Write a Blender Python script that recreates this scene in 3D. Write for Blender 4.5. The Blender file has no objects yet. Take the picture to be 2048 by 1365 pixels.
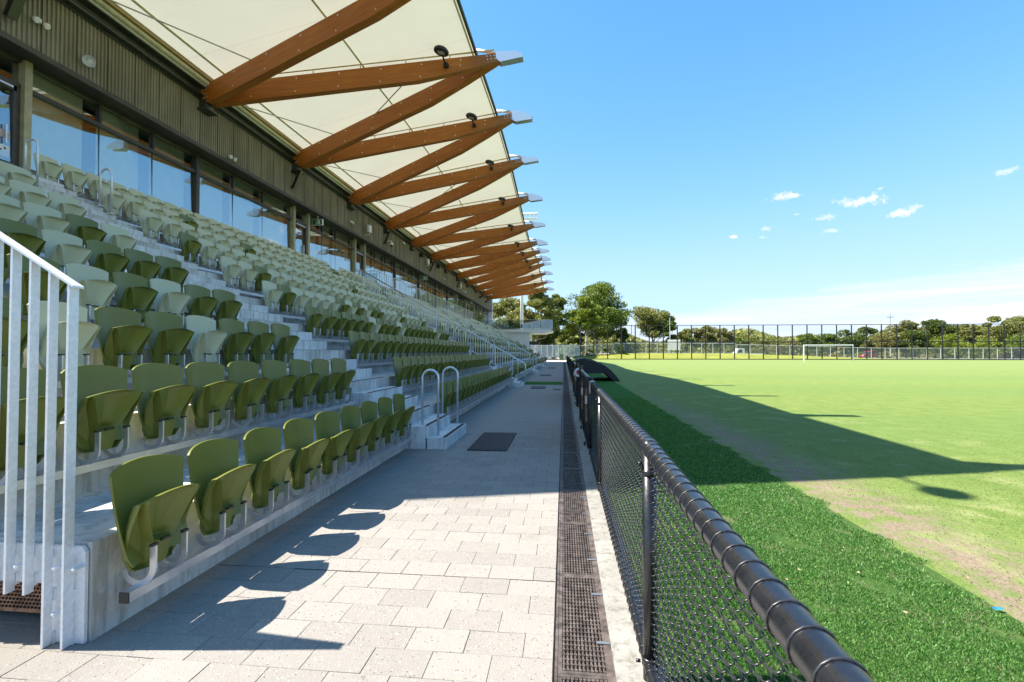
import bpy, math, random
import numpy as np
from mathutils import Vector, Matrix
random.seed(7); rng = np.random.default_rng(7)
R = math.radians
S = bpy.context.scene
COL = S.collection

# ------------------------------------------------------------------ camera
EYE = (0.0, 0.0, 1.5)
cd = bpy.data.cameras.new('camera'); cam = bpy.data.objects.new('camera', cd); COL.objects.link(cam)
cd.sensor_width = 36.0; cd.lens = 967.0 / 2048.0 * 36.0
cd.clip_start = 0.05; cd.clip_end = 6000
cam.location = EYE
cam.rotation_euler = (R(90 + 1.274), 0, R(6.108))
S.camera = cam

# ------------------------------------------------------------------ sun, sky, exposure
SUN_DIR = Vector((0.595, 0.067, -0.801)).normalized()      # the way the light travels
sd = bpy.data.lights.new('sun', 'SUN'); sun = bpy.data.objects.new('sun', sd); COL.objects.link(sun)
sd.energy = 3.9; sd.angle = R(0.5); sd.color = (1.0, 0.94, 0.85)
sun.rotation_euler = SUN_DIR.to_track_quat('-Z', 'Y').to_euler()
sun.location = (-30, 0, 40)
W = bpy.data.worlds.new('World'); S.world = W; W.use_nodes = True
S.view_settings.view_transform = 'Standard'; S.view_settings.look = 'None'
S.view_settings.gamma = 1.0; S.view_settings.use_curve_mapping = False
S.view_settings.exposure = 1.74


class NT:
    """small wrapper to write node trees briefly"""
    def __init__(s, tree): s.t = tree; s.n = tree.nodes; s.l = tree.links
    def add(s, kind, ins=None, **kw):
        nd = s.n.new(kind)
        for k, v in kw.items(): setattr(nd, k, v)
        for k, v in (ins or {}).items(): s.set(nd.inputs[k], v)
        return nd
    def set(s, sock, v):
        if hasattr(v, 'is_output'): s.l.new(v, sock)
        elif hasattr(v, 'outputs'): s.l.new(v.outputs[0], sock)
        else: sock.default_value = v
    def math(s, op, a, b=0.0, c=0.0, clamp=False):
        nd = s.add('ShaderNodeMath', {0: a, 1: b, 2: c}, operation=op); nd.use_clamp = clamp
        return nd.outputs[0]
    def mix(s, f, a, b, mode='MIX'):
        nd = s.n.new('ShaderNodeMix'); nd.data_type = 'RGBA'; nd.blend_type = mode
        for sk in nd.inputs:
            if sk.name == 'Factor' and sk.type == 'VALUE': s.set(sk, f)
            if sk.name == 'A' and sk.type == 'RGBA': s.set(sk, a if hasattr(a, 'is_output') else (*a[:3], 1))
            if sk.name == 'B' and sk.type == 'RGBA': s.set(sk, b if hasattr(b, 'is_output') else (*b[:3], 1))
        return [o for o in nd.outputs if o.type == 'RGBA'][0]
    def ramp(s, f, stops):
        nd = s.add('ShaderNodeValToRGB', {0: f}); e = nd.color_ramp.elements
        while len(e) > 1: e.remove(e[0])
        e[0].position = stops[0][0]; e[0].color = (*stops[0][1], 1)
        for p, c in stops[1:]:
            q = e.new(p); q.color = (*c, 1)
        return nd.outputs[0]
    def noise(s, vec, scale, detail=4, rough=0.55, dist=0.0):
        nd = s.add('ShaderNodeTexNoise', {'Vector': vec, 'Scale': scale, 'Detail': detail, 'Roughness': rough, 'Distortion': dist})
        return nd.outputs[0]
    def smooth(s, v, a, b):
        nd = s.add('ShaderNodeMapRange', {0: v, 1: a, 2: b, 3: 0.0, 4: 1.0}, interpolation_type='SMOOTHSTEP')
        return nd.outputs[0]


def build_world():
    t = NT(W.node_tree)
    for n in list(t.n): t.n.remove(n)
    sky = t.add('ShaderNodeTexSky', sky_type='NISHITA')
    sky.sun_disc = False
    to_sun = -SUN_DIR
    sky.sun_elevation = math.asin(to_sun.z)
    sky.sun_rotation = math.atan2(to_sun.x, to_sun.y)
    sky.altitude = 20; sky.air_density = 1.0; sky.dust_density = 0.3; sky.ozone_density = 2.5
    tc = t.add('ShaderNodeTexCoord')
    sep = t.add('ShaderNodeSeparateXYZ', {0: tc.outputs['Generated']})
    dx, dy, dz = sep.outputs
    hs = t.add('ShaderNodeHueSaturation', {'Hue': 0.505, 'Saturation': 1.30, 'Value': 1.0, 'Color': sky.outputs[0]})
    # the brightest air near the horizon rolls off softly, as it does on a sensor
    q = t.add('ShaderNodeVectorMath', {0: hs.outputs[0], 1: (1.5, 2.15, 3.0)}, operation='DIVIDE')
    q2 = t.add('ShaderNodeVectorMath', {0: q.outputs[0], 1: q.outputs[0]}, operation='MULTIPLY')
    q2 = t.add('ShaderNodeVectorMath', {0: q2.outputs[0], 1: (1, 1, 1)}, operation='ADD')
    q2 = t.add('ShaderNodeVectorMath', {0: q2.outputs[0], 1: (.5, .5, .5)}, operation='POWER')
    soft = t.add('ShaderNodeVectorMath', {0: hs.outputs[0], 1: q2.outputs[0]}, operation='DIVIDE')
    # thin cirrus bank low over the field side
    zs = t.math('MULTIPLY', dz, 9.0)
    v = t.add('ShaderNodeCombineXYZ', {0: dx, 1: dy, 2: zs})
    n1 = t.noise(v.outputs[0], 5.5, 6, 0.62, 0.4)
    v2 = t.add('ShaderNodeCombineXYZ', {0: dx, 1: dy, 2: t.math('MULTIPLY', dz, 22.0)})
    n2 = t.noise(v2.outputs[0], 3.2, 6, 0.6, 0.6)
    top = t.math('MULTIPLY_ADD', dx, 0.135, 0.055)
    top = t.math('MULTIPLY_ADD', t.math('SUBTRACT', n1, 0.5), 0.06, top)
    bank = t.math('SUBTRACT', top, dz)
    bank = t.smooth(bank, 0.0, 0.03)
    streak = t.math('MULTIPLY_ADD', t.smooth(n2, 0.40, 0.72), 0.62, 0.38)
    cl = t.math('MULTIPLY', bank, streak, clamp=True)
    # small fair-weather puffs
    nv = t.noise(tc.outputs['Generated'], 85.0, 7, 0.72)
    off = t.math('MULTIPLY_ADD', nv, 0.13, -0.06)
    puffs = [(1568,394,24,.7),(1590,391,14,.8),(1720,402,34,.8),(1745,396,20,.8),(1802,426,22,.8),(1826,416,16,.6),(1646,436,18,.6),(1467,474,11,.9),(1533,458,18,.45),(1660,462,14,.5),(2014,342,18,.55),(1762,377,7,.5),(1592,429,6,.4),(1525,475,8,.4)]
    acc = None
    th = R(6.108); p = R(1.274)
    fw = Vector((-math.sin(th)*math.cos(p), math.cos(th)*math.cos(p), math.sin(p))); rt = Vector((math.cos(th), math.sin(th), 0)); up = rt.cross(fw)
    for (x, y, r_, a) in puffs:
        d = (fw*967 + rt*(x-1024) - up*(y-682.5)).normalized()
        dd = t.add('ShaderNodeVectorMath', {0: tc.outputs['Generated'], 1: tuple(d)}, operation='SUBTRACT')
        # stretch sideways so the puffs lie flat
        sc = t.add('ShaderNodeVectorMath', {0: dd.outputs[0], 1: (0.75, 0.75, 2.3)}, operation='MULTIPLY')
        ln = t.add('ShaderNodeVectorMath', {0: sc.outputs[0]}, operation='LENGTH')
        rr = r_ / 967.0 * 0.8
        q = t.math('ADD', ln.outputs['Value'], t.math('MULTIPLY', off, min(1.0, rr*26)))
        m = t.add('ShaderNodeMapRange', {0: q, 1: rr, 2: rr*0.25, 3: 0.0, 4: a*1.05}, interpolation_type='SMOOTHSTEP').outputs[0]
        acc = m if acc is None else t.math('MAXIMUM', acc, m)
    cl = t.math('MAXIMUM', t.math('MULTIPLY', cl, 0.95), acc)
    col = t.mix(cl, soft.outputs[0], (2.2, 2.25, 2.38))
    bg = t.add('ShaderNodeBackground', {'Color': col, 'Strength': 0.15})
    out = t.add('ShaderNodeOutputWorld', {'Surface': bg})


build_world()

# ------------------------------------------------------------------ materials
MAT = {}
def mat(name):
    m = bpy.data.materials.new(name); m.use_nodes = True
    t = NT(m.node_tree)
    for n in list(t.n): t.n.remove(n)
    out = t.add('ShaderNodeOutputMaterial')
    MAT[name] = m
    return m, t, out

def principled(t, out, **kw):
    b = t.add('ShaderNodeBsdfPrincipled')
    for k, v in kw.items(): t.set(b.inputs[k.replace('_', ' ')], v if not (isinstance(v, tuple) and len(v) == 3) else (*v, 1))
    t.l.new(b.outputs[0], out.inputs['Surface'])
    return b

def pos(t): return t.add('ShaderNodeNewGeometry').outputs['Position']
def objc(t): return t.add('ShaderNodeTexCoord').outputs['Object']
def bump(t, b, h, strength=0.3, dist=0.01):
    n = t.add('ShaderNodeBump', {'Strength': strength, 'Distance': dist, 'Height': h}); t.l.new(n.outputs[0], b.inputs['Normal'])

def simple(name, col, rough=0.6, metal=0.0, var=0.12, scale=6.0, spec=0.5, coat=0.0):
    m, t, out = mat(name)
    n = t.noise(pos(t), scale, 5)
    c = t.mix(t.smooth(n, 0.3, 0.7), tuple(x*(1-var) for x in col), tuple(min(1, x*(1+var)) for x in col))
    b = principled(t, out, Base_Color=c, Roughness=rough, Metallic=metal, Specular_IOR_Level=spec, Coat_Weight=coat)
    r2 = t.noise(pos(t), scale*4, 4)
    t.l.new(t.math('MULTIPLY_ADD', r2, 0.25, rough-0.12), b.inputs['Roughness'])
    return m

def m_concrete(name, base, dark):
    m, t, out = mat(name)
    p = pos(t)
    n = t.noise(p, 2.2, 8, 0.65)
    st = t.add('ShaderNodeVectorMath', {0: p, 1: (9, 9, 1.1)}, operation='MULTIPLY')
    n2 = t.noise(st.outputs[0], 1.6, 6, 0.65)
    pit = t.noise(p, 90, 2)
    c = t.mix(t.smooth(n, 0.36, 0.62), dark, base)
    c = t.mix(t.math('MULTIPLY', t.smooth(n2, 0.48, 0.66), 0.62), c, (base[0]*.40, base[1]*.37, base[2]*.31))
    n3 = t.noise(p, 11, 6, 0.7)
    c = t.mix(t.math('MULTIPLY', t.smooth(n3, 0.55, 0.75), 0.3), c, tuple(min(1, x*1.35) for x in base))
    c = t.mix(t.smooth(pit, 0.69, 0.73), c, tuple(x*0.25 for x in base))
    b = principled(t, out, Base_Color=c, Roughness=0.88)
    bump(t, b, t.noise(p, 40, 6, 0.7), 0.25, 0.01)
m_concrete('concrete', (.60, .58, .54), (.42, .405, .37))
m_concrete('concrete_deck', (.34, .335, .32), (.26, .255, .245))
m_concrete('concrete_step', (.68, .67, .65), (.54, .53, .51))
m_concrete('kerb_concrete', (.30, .29, .26), (.235, .225, .20))

def m_paver(name):
    m, t, out = mat(name)
    p = pos(t)
    cell = t.add('ShaderNodeVectorMath', {0: p, 1: (0.1, 0.2, 1.0)}, operation='SNAP')
    oi = t.add('ShaderNodeObjectInfo')
    wn = t.add('ShaderNodeTexWhiteNoise', {0: cell.outputs[0]})
    big = t.noise(p, 0.7, 4)
    mid = t.noise(p, 14, 5, 0.7)
    tone = t.math('MULTIPLY_ADD', oi.outputs['Random'], 0.35, t.math('MULTIPLY_ADD', mid, 0.5, t.math('MULTIPLY', big, 0.5)))
    c = t.mix(t.smooth(tone, 0.25, 0.95), (.235, .214, .187), (.29, .266, .233))
    # exposed aggregate: pale, dark and rusty grains
    v1 = t.add('ShaderNodeTexVoronoi', {'Vector': p, 'Scale': 120.0})
    h = t.add('ShaderNodeSeparateColor', {0: v1.outputs['Color']})
    near = t.math('LESS_THAN', v1.outputs['Distance'], t.math('MULTIPLY_ADD', h.outputs[2], 0.35, 0.15))
    c = t.mix(t.math('MULTIPLY', near, t.math('GREATER_THAN', h.outputs[0], 0.92)), c, (.085, .075, .065))
    c = t.mix(t.math('MULTIPLY', near, t.math('LESS_THAN', h.outputs[0], 0.045)), c, (.27, .17, .10))
    c = t.mix(t.math('MULTIPLY', near, t.math('GREATER_THAN', h.outputs[1], 0.86)), c, (.42, .40, .35))
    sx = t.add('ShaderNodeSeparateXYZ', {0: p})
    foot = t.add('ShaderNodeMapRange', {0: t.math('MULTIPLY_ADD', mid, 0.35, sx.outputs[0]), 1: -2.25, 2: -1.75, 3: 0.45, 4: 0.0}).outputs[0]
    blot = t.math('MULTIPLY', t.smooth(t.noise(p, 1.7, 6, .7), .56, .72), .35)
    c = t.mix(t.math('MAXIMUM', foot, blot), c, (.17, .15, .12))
    c = t.mix(t.smooth(t.noise(p, 7, 3), .74, .78), c, (.12, .10, .085))
    b = principled(t, out, Base_Color=c, Roughness=0.85, Specular_IOR_Level=0.3)
    bump(t, b, t.math('ADD', v1.outputs['Distance'], mid), 0.35, 0.004)
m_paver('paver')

def m_plastic(name, a, b_, rough=0.36):
    m, t, out = mat(name)
    oi = t.add('ShaderNodeObjectInfo')
    f = t.math('MULTIPLY_ADD', t.noise(pos(t), 5, 4), 0.5, t.math('MULTIPLY', oi.outputs['Random'], 0.5))
    c = t.mix(f, a, b_)
    d = t.noise(pos(t), 35, 5, 0.7)
    c = t.mix(t.math('MULTIPLY', t.smooth(d, 0.55, 0.8), 0.16), c, (.35, .33, .27))
    b = principled(t, out, Base_Color=c, Roughness=rough, Specular_IOR_Level=0.5)
    t.l.new(t.math('MULTIPLY_ADD', d, 0.2, rough-0.1), b.inputs['Roughness'])
m_plastic('seat_olive', (.112, .130, .017), (.150, .162, .025))
m_plastic('seat_sage', (.46, .46, .30), (.54, .535, .37), 0.42)
simple('galvanised_steel', (.66, .68, .70), 0.40, 0.7, 0.10, 40)
simple('galvanised_flat', (.70, .72, .74), 0.46, 0.35, 0.07, 45)
simple('aluminium', (.60, .61, .63), 0.36, 0.8, 0.08, 10)
simple('black_plastic', (.012, .012, .013), 0.45, 0, 0.2)
simple('black_coating', (.011, .0115, .014), 0.27, 0.0, 0.25, 18, 0.6)
simple('black_wire', (.022, .023, .026), 0.35, 0.0, 0.2, 18, 0.6)
simple('white_paint', (.78, .78, .76), 0.5, 0, 0.06, 3)
simple('white_plastic', (.74, .74, .70), 0.4, 0, 0.05)
simple('wall_brown', (.085, .07, .05), 0.7, 0, 0.15)
simple('frame_brown', (.062, .054, .042), 0.45, 0.3, 0.15)
simple('post_olive', (.36, .325, .19), 0.5, 0.1, 0.12)
simple('channel_green', (.055, .065, .05), 0.42, 0.4, 0.2)
simple('flashing_tan', (.36, .26, .10), 0.55, 0, 0.12)
simple('tube_olive', (.56, .53, .33), 0.5, 0.1, 0.12)
simple('rod_grey', (.46, .49, .48), 0.5, 0.3, 0.12)
simple('soffit', (.040, .038, .033), 0.6, 0, 0.1)
simple('interior', (.16, .14, .11), 0.8, 0, 0.1)
simple('interior_floor', (.10, .09, .08), 0.6, 0, 0.1)
simple('rusty_steel', (.40, .20, .11), 0.75, 0.3, 0.4, 22)
simple('grate_iron', (.115, .090, .076), 0.6, 0.3, 0.5, 16)
simple('clip_grey', (.16, .18, .20), 0.5, 0.3)
simple('dry_leaf', (.30, .22, .12), 0.9)
simple('drain_void', (.012, .011, .010), 0.9, 0, 0.1)
simple('mat_rubber', (.030, .031, .034), 0.65, 0, 0.2, 30)
simple('strip_black', (.012, .012, .013), 0.75, 0, 0.2, 30)
simple('exit_green', (.01, .16, .05), 0.4)
simple('red_paint', (.35, .02, .03), 0.4)
simple('yellow_paint', (.70, .40, .03), 0.5)
simple('tyre', (.015, .015, .015), 0.8)
simple('car_glass', (.02, .025, .03), 0.1)
simple('cloth_pink', (.55, .42, .40), 0.9, 0, 0.15, 30)
simple('bin_green', (.05, .10, .05), 0.5)
simple('trunk_pale', (.42, .36, .30), 0.9, 0, 0.35, 5)
simple('trunk_dark', (.10, .075, .055), 0.9, 0, 0.35, 5)
simple('asphalt', (.055, .055, .055), 0.9, 0, 0.15)
simple('sand_path', (.52, .46, .38), 0.95, 0, 0.12, 2)
simple('rock', (.36, .33, .29), 0.9, 0, 0.3, 2)
simple('black_canvas', (.010, .011, .014), 0.55, 0, 0.25, 8)
simple('blue_paint', (.02, .20, .50), 0.5)
simple('lamp_lens', (.40, .46, .38), 0.25, 0, 0.05)

def m_timber():
    m, t, out = mat('glulam_timber')
    o = objc(t)                                  # the beam's own x axis runs along the grain
    st = t.add('ShaderNodeVectorMath', {0: o, 1: (0.5, 9, 14)}, operation='MULTIPLY')
    oi = t.add('ShaderNodeObjectInfo')
    sh = t.add('ShaderNodeVectorMath', {0: st.outputs[0], 1: oi.outputs['Location']}, operation='ADD')
    n = t.noise(sh.outputs[0], 2.2, 7, 0.65, 0.6)
    sep = t.add('ShaderNodeSeparateXYZ', {0: o})
    lam = t.math('FRACT', t.math('MULTIPLY', sep.outputs[2], 22.0))
    c = t.ramp(n, [(0.22, (.20, .056, .007)), (0.5, (.36, .118, .014)), (0.78, (.50, .190, .030))])
    c = t.mix(t.math('MULTIPLY', t.math('LESS_THAN', lam, 0.05), 0.35), c, (.07, .02, .005))
    k = t.add('ShaderNodeTexVoronoi', {'Vector': t.add('ShaderNodeVectorMath', {0: o, 1: (1.2, 4, 6)}, operation='MULTIPLY').outputs[0], 'Scale': 1.3})
    c = t.mix(t.math('MULTIPLY', t.math('LESS_THAN', k.outputs['Distance'], 0.07), 0.7), c, (.05, .015, .004))
    b = principled(t, out, Base_Color=c, Roughness=0.55, Specular_IOR_Level=0.35)
    bump(t, b, n, 0.08, 0.01)
m_timber()

def m_membrane():
    m, t, out = mat('membrane')
    n = t.noise(pos(t), 0.6, 5)
    c = t.mix(n, (.62, .605, .475), (.68, .665, .53))
    sp = t.add('ShaderNodeSeparateXYZ', {0: pos(t)})
    fy = t.math('FRACT', t.math('DIVIDE', t.math('SUBTRACT', sp.outputs[1], 1.2), 2.56))
    seam = t.math('LESS_THAN', t.math('ABSOLUTE', t.math('SUBTRACT', fy, 0.5)), 0.010)
    c = t.mix(t.math('MULTIPLY', seam, 0.22), c, (.45, .43, .33))
    grime = t.noise(t.add('ShaderNodeVectorMath', {0: pos(t), 1: (.35, 1.6, 1)}, operation='MULTIPLY').outputs[0], 1.2, 6, .7)
    c = t.mix(t.math('MULTIPLY', t.smooth(grime, .5, .75), .13), c, (.50, .47, .36))
    d = t.add('ShaderNodeBsdfDiffuse', {'Color': c}); tr = t.add('ShaderNodeBsdfTranslucent', {'Color': c})
    mx = t.add('ShaderNodeMixShader', {0: 0.24, 1: d.outputs[0], 2: tr.outputs[0]})
    t.l.new(mx.outputs[0], out.inputs['Surface'])
m_membrane()

def m_clad():
    m, t, out = mat('cladding')
    p = pos(t)
    st = t.add('ShaderNodeVectorMath', {0: p, 1: (1, 1.4, 0.5)}, operation='MULTIPLY')
    n = t.noise(st.outputs[0], 1.4, 6, 0.6)
    c = t.mix(t.smooth(n, 0.3, 0.72), (.17, .155, .10), (.25, .235, .16))
    principled(t, out, Base_Color=c, Roughness=0.55, Metallic=0.25)
m_clad()

def m_glass(name, refl, tint, rough=0.004):
    m, t, out = mat(name)
    g = t.add('ShaderNodeBsdfGlossy', {'Color': (*refl, 1), 'Roughness': rough})
    tr = t.add('ShaderNodeBsdfTransparent', {'Color': (*tint, 1)})
    fr = t.add('ShaderNodeLayerWeight', {0: 0.25})
    f = t.math('MULTIPLY_ADD', fr.outputs['Fresnel'], 0.45, 0.27, clamp=True)
    mx = t.add('ShaderNodeMixShader', {0: f, 1: tr.outputs[0], 2: g.outputs[0]})
    t.l.new(mx.outputs[0], out.inputs['Surface'])
m_glass('window_glass', (.80, .86, .90), (.93, .95, .92))
def m_clear():
    m, t, out = mat('clear_glass')
    g = t.add('ShaderNodeBsdfGlossy', {'Color': (.8, .85, .9, 1), 'Roughness': 0.01})
    tr = t.add('ShaderNodeBsdfTransparent', {'Color': (.72, .80, .80, 1)})
    mx = t.add('ShaderNodeMixShader', {0: 0.14, 1: tr.outputs[0], 2: g.outputs[0]})
    t.l.new(mx.outputs[0], out.inputs['Surface'])
m_clear()

def m_net(name, col, cover):
    m, t, out = mat(name)
    d = t.add('ShaderNodeBsdfDiffuse', {'Color': (*col, 1)}); tr = t.add('ShaderNodeBsdfTransparent')
    n = t.noise(pos(t), 0.5, 3)
    f = t.math('MULTIPLY', t.math('MULTIPLY_ADD', n, 0.5, 0.75), cover)
    mx = t.add('ShaderNodeMixShader', {0: f, 1: tr.outputs[0], 2: d.outputs[0]})
    t.l.new(mx.outputs[0], out.inputs['Surface'])
m_net('net_black', (.02, .02, .022), 0.09)
m_net('net_black_dense', (.02, .02, .022), 0.17)
m_net('net_grey', (.50, .52, .54), 0.24)
m_net('net_sunlit', (.72, .73, .76), 0.50)  # paler, denser chain-link mesh, with bright sunlight put into its colour
m_net('net_gate', (.012, .012, .014), 0.62)

def m_field():
    m, t, out = mat('field_grass')
    p = pos(t); sp = t.add('ShaderNodeSeparateXYZ', {0: p}); x, y, z = sp.outputs
    n0 = t.noise(p, 0.35, 5, 0.6); n1 = t.noise(p, 2.2, 6, 0.65); n2 = t.noise(p, 28, 4, 0.7)
    st = t.add('ShaderNodeVectorMath', {0: p, 1: (1.2, 0.12, 1)}, operation='MULTIPLY')
    c = t.mix(t.smooth(n1, 0.3, 0.7), (.155, .205, .044), (.215, .265, .068))
    c = t.mix(t.math('MULTIPLY', t.smooth(n2, 0.42, 0.68), 0.6), c, (.075, .145, .028))
    n4 = t.noise(st.outputs[0], 9.0, 6, 0.7)
    c = t.mix(t.math('MULTIPLY', t.smooth(n4, 0.48, 0.66), 0.45), c, (.10, .18, .035))
    n5 = t.noise(p, 75, 4, 0.75)
    nearf = t.add('ShaderNodeMapRange', {0: y, 1: 22.0, 2: 6.0, 3: 0.15, 4: 0.65}).outputs[0]
    c = t.mix(t.math('MULTIPLY', t.smooth(n5, 0.46, 0.62), nearf), c, (.060, .115, .022))
    band = t.math('SINE', t.math('MULTIPLY_ADD', y, 0.62, t.math('MULTIPLY', n0, 2.5)))
    c = t.mix(t.math('MULTIPLY', t.smooth(band, -0.5, 0.8), 0.34), c, (.115, .190, .048))
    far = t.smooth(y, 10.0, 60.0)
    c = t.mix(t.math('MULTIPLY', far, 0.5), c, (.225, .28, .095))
    # worn, sandy strip beside the turf edge
    xx = t.math('MULTIPLY_ADD', t.math('SUBTRACT', n1, 0.5), 1.1, x)
    w1 = t.smooth(xx, 2.5, 2.75); w2 = t.add('ShaderNodeMapRange', {0: xx, 1: 3.75, 2: 2.85, 3: 0.0, 4: 1.0}, interpolation_type='SMOOTHSTEP').outputs[0]
    fade = t.add('ShaderNodeMapRange', {0: y, 1: 22.0, 2: 9.0, 3: 0.0, 4: 1.0}).outputs[0]
    patch = t.smooth(t.noise(p, 5.0, 6, 0.7), 0.34, 0.60)
    dirt = t.math('MULTIPLY', t.math('MULTIPLY', w1, w2), t.math('MULTIPLY', patch, fade), clamp=True)
    bare = t.mix(t.smooth(n2, 0.35, 0.7), (.20, .145, .10), (.30, .225, .165))
    bare = t.mix(t.smooth(t.noise(p, 60, 3), 0.62, 0.70), bare, (.12, .09, .065))
    c = t.mix(dirt, c, bare)
    # straw-coloured thin patches further out
    thin = t.math('MULTIPLY', t.smooth(t.noise(p, 1.1, 6, 0.7), 0.52, 0.70), t.add('ShaderNodeMapRange', {0: x, 1: 8.0, 2: 3.6, 3: 0.0, 4: 0.5}).outputs[0])
    c = t.mix(t.math('MULTIPLY', thin, t.smooth(x, 2.5, 3.2)), c, (.36, .33, .17))
    b = principled(t, out, Base_Color=c, Roughness=0.9, Specular_IOR_Level=0.15)
    bump(t, b, n2, 0.7, 0.03)
m_field()

def m_blades(name, a, b_, c_, z1=0.03):
    m, t, out = mat(name)
    g = t.add('ShaderNodeNewGeometry')
    r = g.outputs['Random Per Island']
    c = t.ramp(r, [(0.0, a), (0.55, b_), (0.93, c_), (1.0, tuple(min(1, v*1.15) for v in c_))])
    d = t.add('ShaderNodeBsdfDiffuse', {'Color': c}); tr = t.add('ShaderNodeBsdfTranslucent', {'Color': c})
    gl = t.add('ShaderNodeBsdfGlossy', {'Color': (1, 1, 1, 1), 'Roughness': 0.45})
    mx = t.add('ShaderNodeMixShader', {0: 0.45, 1: d.outputs[0], 2: tr.outputs[0]})
    m2 = t.add('ShaderNodeMixShader', {0: 0.02, 1: mx.outputs[0], 2: gl.outputs[0]})
    t.l.new(m2.outputs[0], out.inputs['Surface'])
m_blades('turf_blades', (.022, .09, .012), (.085, .245, .034), (.25, .43, .13))
m_blades('lawn_blades', (.10, .15, .04), (.155, .20, .06), (.24, .26, .10))
m_blades('leaf_green', (.075, .115, .015), (.15, .205, .028), (.24, .295, .05))
m_blades('leaf_bright', (.11, .16, .014), (.21, .265, .028), (.31, .35, .05))
m_blades('leaf_olive', (.13, .14, .03), (.24, .25, .06), (.36, .36, .11))
m_blades('leaf_dark', (.06, .09, .014), (.115, .16, .026), (.19, .235, .045))
m_blades('leaf_brown', (.13, .13, .032), (.22, .215, .06), (.33, .32, .11))

def m_ground(name, cols, scale):
    m, t, out = mat(name)
    p = pos(t); n = t.noise(p, scale, 7, 0.65); n2 = t.noise(p, scale*9, 5, 0.7)
    c = t.ramp(n, [(0.3, cols[0]), (0.5, cols[1]), (0.7, cols[2])])
    c = t.mix(t.math('MULTIPLY', t.smooth(n2, 0.4, 0.7), 0.4), c, tuple(v*0.6 for v in cols[1]))
    b = principled(t, out, Base_Color=c, Roughness=0.95, Specular_IOR_Level=0.1)
    bump(t, b, n2, 0.5, 0.03)
m_ground('scrub_ground', [(.10, .09, .04), (.17, .15, .08), (.30, .25, .17)], 0.06)
m_ground('bank_grass', [(.19, .22, .04), (.27, .29, .055), (.34, .34, .08)], 0.35)
m_ground('turf_base', [(.03, .085, .016), (.06, .11, .026), (.17, .15, .085)], 3.2)
m_ground('turf_far', [(.022, .09, .013), (.036, .13, .018), (.06, .16, .03)], 3.0)
m_ground('joint_sand', [(.17, .155, .135), (.23, .21, .18), (.28, .26, .22)], 8.0)

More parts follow.
